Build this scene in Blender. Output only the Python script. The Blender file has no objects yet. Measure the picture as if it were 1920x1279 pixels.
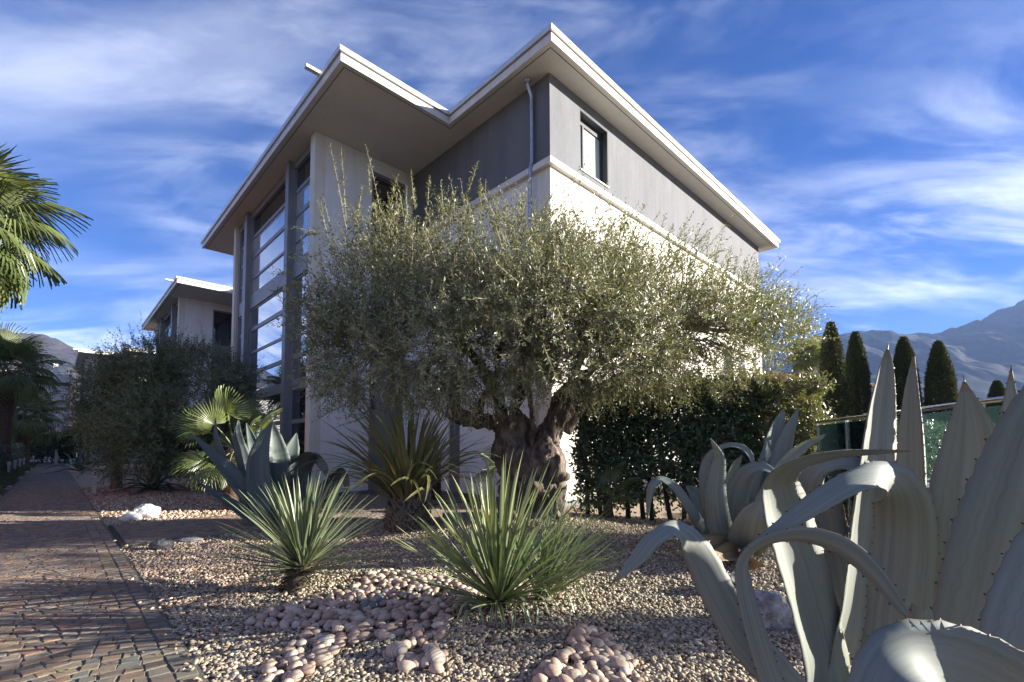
import bpy, bmesh, math, random
import numpy as np
from mathutils import Vector, Matrix, noise as mnoise

R = math.radians
rng = np.random.default_rng(7)
random.seed(7)
sc = bpy.context.scene
COL = sc.collection

# ------------------------------------------------------------------ camera
F_PX, PY0, PITCH, ROLL, YAW = 881.477, 792.309, 0.0528089, -0.0026647, 0.771386
CAM_H = 1.30
HAZE = 1.15e-4
cp, sp = math.cos(PITCH), math.sin(PITCH)
FW = np.array([0, cp, sp]); _u = np.array([0, -sp, cp]); _r = np.array([1.0, 0, 0])
RT = _r * math.cos(ROLL) + _u * math.sin(ROLL)
UP = -_r * math.sin(ROLL) + _u * math.cos(ROLL)
CPOS = np.array([0, 0, CAM_H])
cam_d = bpy.data.cameras.new('camera')
cam = bpy.data.objects.new('camera', cam_d); COL.objects.link(cam)
cam.matrix_world = Matrix(((RT[0], UP[0], -FW[0], CPOS[0]), (RT[1], UP[1], -FW[1], CPOS[1]),
                           (RT[2], UP[2], -FW[2], CPOS[2]), (0, 0, 0, 1)))
cam_d.sensor_width = 36.0
cam_d.lens = F_PX / 1920 * 36
cam_d.shift_y = (PY0 - 639.5) / 1920
cam_d.clip_start = 0.05
cam_d.clip_end = 20000
sc.camera = cam

# ------------------------------------------------------------------ sun, sky, exposure
SUN_AZ, SUN_EL = R(2.0), R(14.0)
SDIR = Vector((math.cos(SUN_EL) * math.cos(SUN_AZ), math.cos(SUN_EL) * math.sin(SUN_AZ), math.sin(SUN_EL)))
sun_d = bpy.data.lights.new('sun', 'SUN'); sun_d.energy = 5.0; sun_d.angle = R(0.53); sun_d.color = (1.0, 0.94, 0.85)
sun = bpy.data.objects.new('sun', sun_d); COL.objects.link(sun)
sun.rotation_euler = SDIR.to_track_quat('Z', 'Y').to_euler()
sun.location = (30, 0, 30)

world = bpy.data.worlds.new('World'); sc.world = world; world.use_nodes = True
nt = world.node_tree; nt.nodes.clear()
N = nt.nodes.new; L = nt.links.new
out = N('ShaderNodeOutputWorld'); bg = N('ShaderNodeBackground'); L(bg.outputs[0], out.inputs[0])
bg.inputs[1].default_value = 0.07
sky = N('ShaderNodeTexSky'); sky.sky_type = 'NISHITA'; sky.sun_disc = False
sky.sun_elevation = SUN_EL; sky.sun_rotation = R(90) - SUN_AZ
sky.altitude = 300; sky.air_density = 1.0; sky.dust_density = 0.3; sky.ozone_density = 3.0
hs = N('ShaderNodeHueSaturation'); hs.inputs['Saturation'].default_value = 1.36; hs.inputs['Value'].default_value = 0.375
tint = N('ShaderNodeMix'); tint.data_type = 'RGBA'; tint.blend_type = 'MULTIPLY'; tint.inputs[0].default_value = 1.0
tint.inputs[7].default_value = (0.95, 0.86, 1.22, 1); L(sky.outputs[0], tint.inputs[6]); L(tint.outputs[2], hs.inputs['Color'])
tc = N('ShaderNodeTexCoord'); sep = N('ShaderNodeSeparateXYZ'); L(tc.outputs['Generated'], sep.inputs[0])
def mth(op, a, b=None, clamp=False):
    m = N('ShaderNodeMath'); m.operation = op; m.use_clamp = clamp
    for i, v in enumerate((a, b)):
        if v is None: continue
        if isinstance(v, (int, float)): m.inputs[i].default_value = v
        else: L(v, m.inputs[i])
    return m.outputs[0]
zz = mth('ADD', mth('MAXIMUM', sep.outputs[2], 0.0), 0.16)
cx = mth('DIVIDE', sep.outputs[0], zz); cy = mth('DIVIDE', sep.outputs[1], zz)
comb = N('ShaderNodeCombineXYZ'); L(cx, comb.inputs[0]); L(cy, comb.inputs[1])
def cloud(scale, rotz, sx, sy, lo, hi, loc=(0, 0, 0), dist=0.6, det=9.0):
    mp = N('ShaderNodeMapping'); mp.inputs['Rotation'].default_value = (0, 0, rotz)
    mp.inputs['Scale'].default_value = (sx, sy, 1); mp.inputs['Location'].default_value = loc
    L(comb.outputs[0], mp.inputs[0])
    nz = N('ShaderNodeTexNoise'); nz.inputs['Scale'].default_value = scale; nz.inputs['Detail'].default_value = det
    nz.inputs['Roughness'].default_value = 0.58; nz.inputs['Distortion'].default_value = dist
    L(mp.outputs[0], nz.inputs['Vector'])
    mr = N('ShaderNodeMapRange'); mr.interpolation_type = 'SMOOTHSTEP'
    mr.inputs[1].default_value = lo; mr.inputs[2].default_value = hi
    L(nz.outputs[0], mr.inputs[0]); return mr.outputs[0]
c1 = cloud(0.75, R(-25), 0.55, 1.5, 0.47, 0.76, (3.1, 0.4, 0), 0.35, 12)
c2 = cloud(3.0, R(-32), 0.6, 1.6, 0.40, 0.70, (1.7, 5.2, 0), 0.5, 12)
c3 = cloud(0.5, R(10), 1.0, 1.0, 0.36, 0.60, (7.3, 2.1, 0), 0.2, 3)
lowb = N('ShaderNodeMapRange'); lowb.inputs[1].default_value = 0.42; lowb.inputs[2].default_value = 0.07
L(sep.outputs[2], lowb.inputs[0])
cl = mth('ADD', mth('MULTIPLY', c1, 0.58), mth('MULTIPLY', mth('MULTIPLY', c2, c3), 0.52))
cl = mth('MULTIPLY', cl, mth('ADD', mth('MULTIPLY', lowb.outputs[0], 0.95), 0.52), True)
mix = N('ShaderNodeMix'); mix.data_type = 'RGBA'
L(cl, mix.inputs[0]); L(hs.outputs[0], mix.inputs[6]); mix.inputs[7].default_value = (5.7, 5.9, 6.3, 1)
L(mix.outputs[2], bg.inputs[0])

sc.view_settings.view_transform = 'Standard'; sc.view_settings.look = 'None'
sc.view_settings.gamma = 1.0; sc.view_settings.exposure = 2.35
try: sc.view_settings.use_curve_mapping = False
except Exception: pass

# ------------------------------------------------------------------ helpers
AX = np.array([-math.sin(YAW), math.cos(YAW), 0]); BX = np.array([math.cos(YAW), math.sin(YAW), 0])
def st(s, t, z=0.0): return BX * s + AX * t + np.array([0, 0, z])
def ray(px, py): return FW + RT * (px - 960) / F_PX + UP * (PY0 - py) / F_PX
def at(px, py, Y):
    d = ray(px, py); return CPOS + d * (Y / d[1])
def ground(px, py, z=0.0):
    d = ray(px, py); return CPOS + d * ((z - CAM_H) / d[2])
def proj(P):
    v = np.asarray(P, float) - CPOS; z = v @ FW
    return 960 + F_PX * (v @ RT) / z, PY0 - F_PX * (v @ UP) / z, z
def gz(x, y):
    """height of the gravel bed: a low mound under the old olive and a smaller one under the front yucca"""
    return (0.26 * np.exp(-((x - 0.35) ** 2 + (y - 7.3) ** 2) / 2.4) + 0.07 * np.exp(-((x + 0.05) ** 2 + (y - 3.65) ** 2) / 0.35)
            + 0.05 * np.exp(-((x - 2.6) ** 2 + (y - 5.6) ** 2) / 1.2))
def unit(v):
    v = np.asarray(v, float); return v / (np.linalg.norm(v) + 1e-12)

def mesh_np(name, V, F, uv=None, attr=None, smooth=False, midx=None):
    """V (n,3), F a list of int arrays (m,k); attr: float per point named rnd; uv per point"""
    me = bpy.data.meshes.new(name)
    V = np.asarray(V, np.float32)
    if not isinstance(F, (list, tuple)): F = [F]
    F = [np.asarray(f, np.int32) for f in F if len(f)]
    me.vertices.add(len(V)); me.vertices.foreach_set('co', V.ravel())
    lv = np.concatenate([f.ravel() for f in F]); tot = np.concatenate([np.full(len(f), f.shape[1], np.int32) for f in F])
    me.loops.add(len(lv)); me.loops.foreach_set('vertex_index', lv)
    me.polygons.add(len(tot))
    me.polygons.foreach_set('loop_start', np.concatenate([[0], np.cumsum(tot)[:-1]]).astype(np.int32))
    me.polygons.foreach_set('loop_total', tot)
    me.polygons.foreach_set('use_smooth', np.full(len(tot), bool(smooth)))
    if midx is not None: me.polygons.foreach_set('material_index', np.asarray(midx, np.int32))
    me.update(calc_edges=True)
    if uv is not None:
        l = me.uv_layers.new(name='UVMap'); l.data.foreach_set('uv', np.asarray(uv, np.float32)[lv].ravel())
    if attr is not None:
        a = me.attributes.new('rnd', 'FLOAT', 'POINT'); a.data.foreach_set('value', np.asarray(attr, np.float32))
    return me

ORIG = {}
def tag(o, label=None, cat=None, group=None, kind=None):
    if label: o['label'] = label
    if cat: o['category'] = cat
    if group: o['group'] = group
    if kind: o['kind'] = kind
    return o
def thing(name, label, cat, loc=(0, 0, 0), group=None):
    o = bpy.data.objects.new(name, None); COL.objects.link(o); o.location = tuple(float(x) for x in loc)
    o.empty_display_size = 0.2
    ORIG[o.name] = np.array(loc, float); return tag(o, label, cat, group)
def link(name, me, mat, parent=None, kind=None, matrix=None):
    o = bpy.data.objects.new(name, me); COL.objects.link(o)
    if mat is not None:
        ms = mat if isinstance(mat, (list, tuple)) else [mat]
        if len(me.materials) == 0:
            for m in ms: me.materials.append(m)
    if parent is not None: o.parent = parent
    if matrix is not None: o.matrix_basis = matrix
    if kind: o['kind'] = kind
    return o
def root_of(o):
    while o.parent: o = o.parent
    return o
def world_obj(name, V, F, mat, parent=None, kind=None, **kw):
    """a mesh given in world coordinates, stored relative to its thing's base"""
    V = np.asarray(V, float)
    if parent is not None: V = V - ORIG.get(root_of(parent).name, np.zeros(3))
    return link(name, mesh_np(name, V, F, **kw), mat, parent, kind)
def solo(name, V, F, mat, label, cat, loc, group=None, **kw):
    """a thing that is one mesh, with its origin at loc"""
    V = np.asarray(V, float) - np.asarray(loc, float)
    o = link(name, mesh_np(name, V, F, **kw), mat); o.location = tuple(float(x) for x in loc)
    ORIG[o.name] = np.array(loc, float); return tag(o, label, cat, group)

class MB:
    def __init__(s): s.v = []; s.f3 = []; s.f4 = []; s.n = 0
    def add(s, V, F):
        V = np.asarray(V, float)
        for f in F:
            (s.f4 if len(f) == 4 else s.f3).append([i + s.n for i in f])
        s.v.append(V); s.n += len(V)
    def box(s, s0, s1, t0, t1, z0, z1):
        """box in the buildings' own frame: s across, t along the path"""
        V = [st(a, b, c) for c in (z0, z1) for a, b in ((s0, t0), (s1, t0), (s1, t1), (s0, t1))]
        s.add(V, [(3, 2, 1, 0), (4, 5, 6, 7), (0, 1, 5, 4), (1, 2, 6, 5), (2, 3, 7, 6), (3, 0, 4, 7)])
    def wbox(s, c, d, rot=0.0):
        c = np.array(c, float); cr, sr = math.cos(rot), math.sin(rot)
        V = []
        for z in (-1, 1):
            for x, y in ((-1, -1), (1, -1), (1, 1), (-1, 1)):
                x2, y2 = x * d[0] / 2, y * d[1] / 2
                V.append(c + np.array([x2 * cr - y2 * sr, x2 * sr + y2 * cr, z * d[2] / 2]))
        s.add(V, [(3, 2, 1, 0), (4, 5, 6, 7), (0, 1, 5, 4), (1, 2, 6, 5), (2, 3, 7, 6), (3, 0, 4, 7)])
    def tube(s, P, r, k=8, cap=True):
        P = np.asarray(P, float); r = np.broadcast_to(np.asarray(r, float), (len(P),))
        T = np.gradient(P, axis=0); base = s.n; V = []
        ref = np.array([0.31, 0.87, 0.39]); 
        for i in range(len(P)):
            t = unit(T[i]); x = np.cross(t, ref)
            if np.linalg.norm(x) < 0.1: x = np.cross(t, np.array([1.0, 0, 0]))
            x = unit(x); y = np.cross(t, x)
            for j in range(k):
                an = 2 * math.pi * j / k
                V.append(P[i] + r[i] * (x * math.cos(an) + y * math.sin(an)))
        F = [(i * k + j, i * k + (j + 1) % k, (i + 1) * k + (j + 1) % k, (i + 1) * k + j) for i in range(len(P) - 1) for j in range(k)]
        n = len(V)
        if cap:
            V.append(P[0]); V.append(P[-1])
            F += [(n, (j + 1) % k, j) for j in range(k)]
            m = (len(P) - 1) * k
            F += [(n + 1, m + j, m + (j + 1) % k) for j in range(k)]
        s.add(V, F)
    def lathe(s, c, prof, k=12):
        P = [np.array(c) + np.array([0, 0, z]) for r, z in prof]
        V = []; 
        for (r, z) in prof:
            for j in range(k):
                an = 2 * math.pi * j / k
                V.append((c[0] + r * math.cos(an), c[1] + r * math.sin(an), c[2] + z))
        F = [(i * k + j, i * k + (j + 1) % k, (i + 1) * k + (j + 1) % k, (i + 1) * k + j) for i in range(len(prof) - 1) for j in range(k)]
        s.add(V, F)
    def arrays(s): return np.concatenate(s.v), [np.array(f, np.int32) for f in (s.f3, s.f4) if f]
    def build(s, name, mat, parent=None, kind=None, **kw):
        V, F = s.arrays(); return world_obj(name, V, F, mat, parent, kind, **kw)
    def solo(s, name, mat, label, cat, loc, group=None, **kw):
        V, F = s.arrays(); return solo(name, V, F, mat, label, cat, loc, group, **kw)
def part(name, mat, parent, *a):
    m = MB(); m.box(*a); return m.build(name, mat, parent)

# ------------------------------------------------------------------ materials
def newmat(name):
    m = bpy.data.materials.new(name); m.use_nodes = True; t = m.node_tree
    return m, t, t.nodes['Principled BSDF']
def pm(name, c1, c2=None, scale=6.0, rough=0.7, bump=0.0, bscale=40.0, spec=0.4, metal=0.0, detail=6.0, stretch=None, c3=None, drips=0.0):
    """two or three tones of one surface mixed by noise, with fine relief"""
    m, t, p = newmat(name); n, l = t.nodes.new, t.links.new
    p.inputs['Roughness'].default_value = rough; p.inputs['Metallic'].default_value = metal
    p.inputs['Specular IOR Level'].default_value = spec
    co = n('ShaderNodeTexCoord'); vec = co.outputs['Object']
    if stretch:
        mp = n('ShaderNodeMapping'); mp.inputs['Scale'].default_value = stretch; l(vec, mp.inputs[0]); vec = mp.outputs[0]
    if c2 is not None:
        nz = n('ShaderNodeTexNoise'); nz.inputs['Scale'].default_value = scale; nz.inputs['Detail'].default_value = detail
        nz.inputs['Roughness'].default_value = 0.65; l(vec, nz.inputs['Vector'])
        rp = n('ShaderNodeValToRGB'); e = rp.color_ramp.elements
        e[0].position = 0.33; e[0].color = (*c1, 1); e[1].position = 0.67; e[1].color = (*c2, 1)
        if c3 is not None:
            k = e.new(0.5); k.color = (*c3, 1)
        l(nz.outputs[0], rp.inputs[0]); colr = rp.outputs[0]
        if drips:
            # faint rain runs and patches of grime in the render coat
            m2 = n('ShaderNodeMapping'); m2.inputs['Scale'].default_value = (5.0, 5.0, 0.22); l(co.outputs['Object'], m2.inputs[0])
            n2 = n('ShaderNodeTexNoise'); n2.inputs['Scale'].default_value = 1.6; n2.inputs['Detail'].default_value = 9; n2.inputs['Roughness'].default_value = 0.7; l(m2.outputs[0], n2.inputs['Vector'])
            r2 = n('ShaderNodeMapRange'); r2.inputs[1].default_value = 0.50; r2.inputs[2].default_value = 0.72; r2.inputs[3].default_value = 1.0; r2.inputs[4].default_value = 1.0 - drips; l(n2.outputs[0], r2.inputs[0])
            x2 = n('ShaderNodeMix'); x2.data_type = 'RGBA'; x2.blend_type = 'MULTIPLY'; x2.inputs[0].default_value = 1; l(colr, x2.inputs[6]); l(r2.outputs[0], x2.inputs[7]); colr = x2.outputs[2]
        l(colr, p.inputs['Base Color'])
    else: p.inputs['Base Color'].default_value = (*c1, 1)
    if bump:
        nb = n('ShaderNodeTexNoise'); nb.inputs['Scale'].default_value = bscale; nb.inputs['Detail'].default_value = 8
        l(vec, nb.inputs['Vector'])
        bp = n('ShaderNodeBump'); bp.inputs['Strength'].default_value = bump; bp.inputs['Distance'].default_value = 0.02
        l(nb.outputs[0], bp.inputs['Height']); l(bp.outputs[0], p.inputs['Normal'])
    return m
def stonemat(name, cols, rough=0.75, bump=0.3, bscale=60.0, grain=0.35, gscale=30.0, spec=0.3):
    """one colour per stone, from the stone's own random number, plus grain"""
    m, t, p = newmat(name); n, l = t.nodes.new, t.links.new
    p.inputs['Roughness'].default_value = rough; p.inputs['Specular IOR Level'].default_value = spec
    at_ = n('ShaderNodeAttribute'); at_.attribute_name = 'rnd'; oi = n('ShaderNodeObjectInfo')
    ad = n('ShaderNodeMath'); ad.operation = 'ADD'; l(at_.outputs['Fac'], ad.inputs[0]); l(oi.outputs['Random'], ad.inputs[1])
    fr = n('ShaderNodeMath'); fr.operation = 'FRACT'; l(ad.outputs[0], fr.inputs[0])
    rp = n('ShaderNodeValToRGB'); rp.color_ramp.interpolation = 'LINEAR'; e = rp.color_ramp.elements
    e[0].position = 0.0; e[0].color = (*cols[0], 1); e[1].position = 1.0; e[1].color = (*cols[-1], 1)
    for i, c in enumerate(cols[1:-1]):
        k = e.new((i + 1) / (len(cols) - 1)); k.color = (*c, 1)
    l(fr.outputs[0], rp.inputs[0])
    co = n('ShaderNodeTexCoord'); nz = n('ShaderNodeTexNoise'); nz.inputs['Scale'].default_value = gscale; nz.inputs['Detail'].default_value = 7
    l(co.outputs['Object'], nz.inputs['Vector'])
    mr = n('ShaderNodeMapRange'); mr.inputs[1].default_value = 0.3; mr.inputs[2].default_value = 0.7
    mr.inputs[3].default_value = 1 - grain; mr.inputs[4].default_value = 1 + grain; l(nz.outputs[0], mr.inputs[0])
    mx = n('ShaderNodeMix'); mx.data_type = 'RGBA'; mx.blend_type = 'MULTIPLY'; mx.inputs[0].default_value = 1
    l(rp.outputs[0], mx.inputs[6]); l(mr.outputs[0], mx.inputs[7]); l(mx.outputs[2], p.inputs['Base Color'])
    if bump:
        nb = n('ShaderNodeTexNoise'); nb.inputs['Scale'].default_value = bscale; nb.inputs['Detail'].default_value = 6
        l(co.outputs['Object'], nb.inputs['Vector'])
        bp = n('ShaderNodeBump'); bp.inputs['Strength'].default_value = bump; bp.inputs['Distance'].default_value = 0.01
        l(nb.outputs[0], bp.inputs['Height']); l(bp.outputs[0], p.inputs['Normal'])
    return m
def sx_v(sx): return sx.outputs[1]
def leafmat(name, top, under, top2=None, rough=0.45, trans=0.25, spec=0.4, tcol=None, edge=None, streak=False, imprint=False):
    """leaf with its own colour on each side, some light passing through; optional pale margins and streaks along the leaf"""
    m, t, p = newmat(name); n, l = t.nodes.new, t.links.new
    p.inputs['Roughness'].default_value = rough; p.inputs['Specular IOR Level'].default_value = spec
    geo = n('ShaderNodeNewGeometry'); at_ = n('ShaderNodeAttribute'); at_.attribute_name = 'rnd'
    oi = n('ShaderNodeObjectInfo')
    ad = n('ShaderNodeMath'); ad.operation = 'ADD'; l(at_.outputs['Fac'], ad.inputs[0]); l(oi.outputs['Random'], ad.inputs[1])
    fr = n('ShaderNodeMath'); fr.operation = 'FRACT'; l(ad.outputs[0], fr.inputs[0])
    mv = n('ShaderNodeMix'); mv.data_type = 'RGBA'; mv.inputs[6].default_value = (*top, 1); mv.inputs[7].default_value = (*(top2 or top), 1)
    l(fr.outputs[0], mv.inputs[0]); cur = mv.outputs[2]
    if edge or streak:
        uv = n('ShaderNodeUVMap'); sx = n('ShaderNodeSeparateXYZ'); l(uv.outputs[0], sx.inputs[0])
    if streak:
        mp = n('ShaderNodeMapping'); mp.inputs['Scale'].default_value = (9, 0.9, 1); l(uv.outputs[0], mp.inputs[0])
        va = n('ShaderNodeVectorMath'); va.operation = 'ADD'; cm = n('ShaderNodeCombineXYZ')
        ml = n('ShaderNodeMath'); ml.operation = 'MULTIPLY'; ml.inputs[1].default_value = 57; l(oi.outputs['Random'], ml.inputs[0])
        l(ml.outputs[0], cm.inputs[0]); l(ml.outputs[0], cm.inputs[1]); l(mp.outputs[0], va.inputs[0]); l(cm.outputs[0], va.inputs[1])
        nz = n('ShaderNodeTexNoise'); nz.inputs['Scale'].default_value = 1.0; nz.inputs['Detail'].default_value = 5; l(va.outputs[0], nz.inputs['Vector'])
        mr = n('ShaderNodeMapRange'); mr.inputs[1].default_value = 0.3; mr.inputs[2].default_value = 0.7
        mr.inputs[3].default_value = 0.80; mr.inputs[4].default_value = 1.14; l(nz.outputs[0], mr.inputs[0])
        mx = n('ShaderNodeMix'); mx.data_type = 'RGBA'; mx.blend_type = 'MULTIPLY'; mx.inputs[0].default_value = 1
        l(cur, mx.inputs[6]); l(mr.outputs[0], mx.inputs[7]); cur = mx.outputs[2]
    if edge:
        a1 = n('ShaderNodeMath'); a1.operation = 'SUBTRACT'; a1.inputs[1].default_value = 0.5; l(sx.outputs[0], a1.inputs[0])
        a2 = n('ShaderNodeMath'); a2.operation = 'ABSOLUTE'; l(a1.outputs[0], a2.inputs[0])
        er = n('ShaderNodeMapRange'); er.inputs[1].default_value = edge[1]; er.inputs[2].default_value = edge[1] + 0.06; l(a2.outputs[0], er.inputs[0])
        me_ = n('ShaderNodeMix'); me_.data_type = 'RGBA'; l(er.outputs[0], me_.inputs[0]); l(cur, me_.inputs[6]); me_.inputs[7].default_value = (*edge[0], 1)
        cur = me_.outputs[2]
    if imprint:
        def M_(op, a, b=None):
            q = n('ShaderNodeMath'); q.operation = op
            for i_, v_ in enumerate((a, b)):
                if v_ is None: continue
                if isinstance(v_, (int, float)): q.inputs[i_].default_value = v_
                else: l(v_, q.inputs[i_])
            return q.outputs[0]
        ax_ = M_('MULTIPLY', M_('ABSOLUTE', M_('SUBTRACT', sx.outputs[0], 0.5)), 2.0)
        line = None
        for base_, fr_, ph_ in ((0.50, 46.0, 0.3), (0.74, 52.0, 1.9)):
            pos = M_('ADD', M_('MULTIPLY', M_('ABSOLUTE', M_('SINE', M_('ADD', M_('MULTIPLY', sx_v(sx), fr_), ph_))), 0.07), base_)
            pos = M_('SUBTRACT', pos, M_('MULTIPLY', sx_v(sx), 0.25))
            dl = M_('SUBTRACT', 1.0, M_('MINIMUM', M_('DIVIDE', M_('ABSOLUTE', M_('SUBTRACT', ax_, pos)), 0.035), 1.0))
            line = dl if line is None else M_('MAXIMUM', line, dl)
        mi_ = n('ShaderNodeMix'); mi_.data_type = 'RGBA'; mi_.blend_type = 'MULTIPLY'; l(M_('MULTIPLY', line, 0.20), mi_.inputs[0]); l(cur, mi_.inputs[6]); mi_.inputs[7].default_value = (0.35, 0.36, 0.34, 1); cur = mi_.outputs[2]
        spn = n('ShaderNodeTexNoise'); spn.inputs['Scale'].default_value = 26.0; spn.inputs['Detail'].default_value = 8; tco = n('ShaderNodeTexCoord'); l(tco.outputs['Object'], spn.inputs['Vector'])
        sm = n('ShaderNodeMapRange'); sm.inputs[1].default_value = 0.62; sm.inputs[2].default_value = 0.74; l(spn.outputs[0], sm.inputs[0])
        dryf = M_('MAXIMUM', M_('MULTIPLY', sm.outputs[0], 0.45), M_('MAXIMUM', M_('MULTIPLY', M_('GREATER_THAN', ax_, 0.965), 0.7), M_('MULTIPLY', M_('GREATER_THAN', sx_v(sx), 0.975), 0.9)))
        md_ = n('ShaderNodeMix'); md_.data_type = 'RGBA'; l(dryf, md_.inputs[0]); l(cur, md_.inputs[6]); md_.inputs[7].default_value = (0.20, 0.16, 0.11, 1); cur = md_.outputs[2]
    mb = n('ShaderNodeMix'); mb.data_type = 'RGBA'; l(geo.outputs['Backfacing'], mb.inputs[0]); l(cur, mb.inputs[6])
    if imprint: l(cur, mb.inputs[7])
    elif streak:
        mu = n('ShaderNodeMix'); mu.data_type = 'RGBA'; mu.blend_type = 'MULTIPLY'; mu.inputs[0].default_value = 1
        mu.inputs[6].default_value = (*under, 1); l(mr.outputs[0], mu.inputs[7]); l(mu.outputs[2], mb.inputs[7])
    else: mb.inputs[7].default_value = (*under, 1)
    l(mb.outputs[2], p.inputs['Base Color'])
    if trans > 0:
        tr = n('ShaderNodeBsdfTranslucent')
        tcx = tcol or tuple(min(1, 1.6 * c) for c in top)
        tr.inputs[0].default_value = (*tcx, 1)
        ms = n('ShaderNodeMixShader'); ms.inputs[0].default_value = trans
        l(p.outputs[0], ms.inputs[1]); l(tr.outputs[0], ms.inputs[2]); l(ms.outputs[0], t.nodes['Material Output'].inputs[0])
    return m
def glassmat(name, refl, tint, rough=0.01, see=None):
    """window glass: mirror-like outside reflection over a dark or curtained room"""
    m, t, p = newmat(name); n, l = t.nodes.new, t.links.new
    g = n('ShaderNodeBsdfGlossy'); g.inputs['Roughness'].default_value = rough; g.inputs['Color'].default_value = (0.93, 0.96, 1, 1)
    lw = n('ShaderNodeLayerWeight'); lw.inputs[0].default_value = 0.5
    mr = n('ShaderNodeMapRange'); mr.inputs[3].default_value = refl; mr.inputs[4].default_value = 1.0; l(lw.outputs['Fresnel'], mr.inputs[0])
    ms = n('ShaderNodeMixShader'); l(mr.outputs[0], ms.inputs[0])
    p.inputs['Base Color'].default_value = (*tint, 1); p.inputs['Roughness'].default_value = 0.5; p.inputs['Specular IOR Level'].default_value = 0
    src = p.outputs[0]
    if see is not None:
        tb = n('ShaderNodeBsdfTransparent'); tb.inputs[0].default_value = (*see, 1); src = tb.outputs[0]
    l(src, ms.inputs[1]); l(g.outputs[0], ms.inputs[2]); l(ms.outputs[0], t.nodes['Material Output'].inputs[0])
    return m

M = {}
M['cream'] = pm('cream_stucco', (0.57, 0.53, 0.46), (0.67, 0.63, 0.555), 1.6, 0.9, 0.25, 90, stretch=(1, 1, 0.3), drips=0.12)
M['white_wall'] = pm('white_stucco', (0.64, 0.62, 0.60), (0.73, 0.715, 0.70), 1.6, 0.9, 0.25, 90, stretch=(1, 1, 0.3), drips=0.14)
M['grey_wall'] = pm('grey_stucco', (0.12, 0.122, 0.13), (0.148, 0.15, 0.158), 1.8, 0.92, 0.5, 70, stretch=(1, 1, 0.35), drips=0.16)
M['soffit'] = pm('soffit_plaster', (0.50, 0.475, 0.43), (0.57, 0.545, 0.50), 0.7, 0.9, 0.1, 50, drips=0.08)
M['fascia'] = pm('painted_fascia', (0.54, 0.51, 0.47), (0.62, 0.59, 0.54), 3, 0.5, 0, spec=0.5, drips=0.15)
M['gutter'] = pm('zinc_gutter', (0.50, 0.49, 0.47), (0.60, 0.59, 0.56), 4, 0.35, 0, metal=0.6)
M['frame'] = pm('grey_aluminium', (0.16, 0.163, 0.175), (0.19, 0.193, 0.205), 2, 0.45, 0, spec=0.5)
M['frame_dark'] = pm('anthracite_aluminium', (0.035, 0.037, 0.042), (0.045, 0.047, 0.052), 2, 0.5)
M['pane'] = glassmat('reflecting_glass', 0.45, (0.05, 0.055, 0.06))
M['pane_blind'] = glassmat('glass_over_blind', 0.30, (0.33, 0.36, 0.38), 0.06)
M['pane_dark'] = glassmat('dark_glass', 0.12, (0.015, 0.016, 0.018))
M['pane_light'] = glassmat('glass_over_curtain', 0.08, (0.55, 0.62, 0.55))
M['steel'] = pm('galvanised_steel', (0.30, 0.31, 0.34), (0.42, 0.43, 0.46), 8, 0.35, 0, metal=0.8)
M['plinth'] = pm('grey_plinth', (0.11, 0.11, 0.115), (0.15, 0.15, 0.155), 3, 0.85, 0.2)
M['copper'] = pm('brown_gutter', (0.22, 0.12, 0.07), (0.30, 0.17, 0.10), 5, 0.5)

# ================================================================== STRUCTURE
ground_m = pm('dry_earth', (0.055, 0.06, 0.03), (0.10, 0.085, 0.055), 0.05, 0.95, 0.3, 3)
g = MB(); g.add([(-7000, -1500, -0.05), (7000, -1500, -0.05), (7000, 9000, -0.05), (-7000, 9000, -0.05)], [(0, 1, 2, 3)])
tag(g.build('ground', ground_m), 'flat ground running out to the hills', 'ground', kind='structure')
# ---- gravel bed sheet, in the buildings' frame, with the paved areas left out
def gravel_sheet():
    ss = np.concatenate([np.arange(0.66, 9.0, 0.16), [9.5, 12, 16, 24]]); tt = np.concatenate([[-6, -4], np.arange(-3, 13, 0.16), np.arange(13, 60, 1.5)])
    S, T = np.meshgrid(ss, tt, indexing='ij'); P = S[..., None] * BX + T[..., None] * AX
    P[..., 2] = gz(P[..., 0], P[..., 1]); 
    P[..., 2] += 0.006 * np.sin(P[..., 0] * 9 + 2 * np.sin(P[..., 1] * 7)) * (T < 13) - 0.004
    n2 = len(tt); F = []
    for i in range(len(ss) - 1):
        for j in range(n2 - 1):
            sm, tm = (ss[i] + ss[i + 1]) / 2, (tt[j] + tt[j + 1]) / 2
            if side_paving(sm, tm): continue
            if sm > 12 and tm < 0: continue
            F.append((i * n2 + j, (i + 1) * n2 + j, (i + 1) * n2 + j + 1, i * n2 + j + 1))
    return P.reshape(-1, 3), np.array(F)
def side_paving(s, t):
    return (0.66 < s < 7.6 and 8.02 < t < 10.35 and s < 6.0) or (4.9 < s < 7.66 and 8.9 < t < 12.3)
gravel_m = pm('gravel_ground', (0.10, 0.075, 0.05), (0.46, 0.38, 0.28), 55, 0.9, 0.9, 70, c3=(0.26, 0.19, 0.13), detail=3)
V, F = gravel_sheet()
tag(world_obj('gravel_bed', V, F, gravel_m, smooth=True), 'beige gravel bed planted with agaves and yuccas', 'gravel bed', kind='structure')

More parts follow.
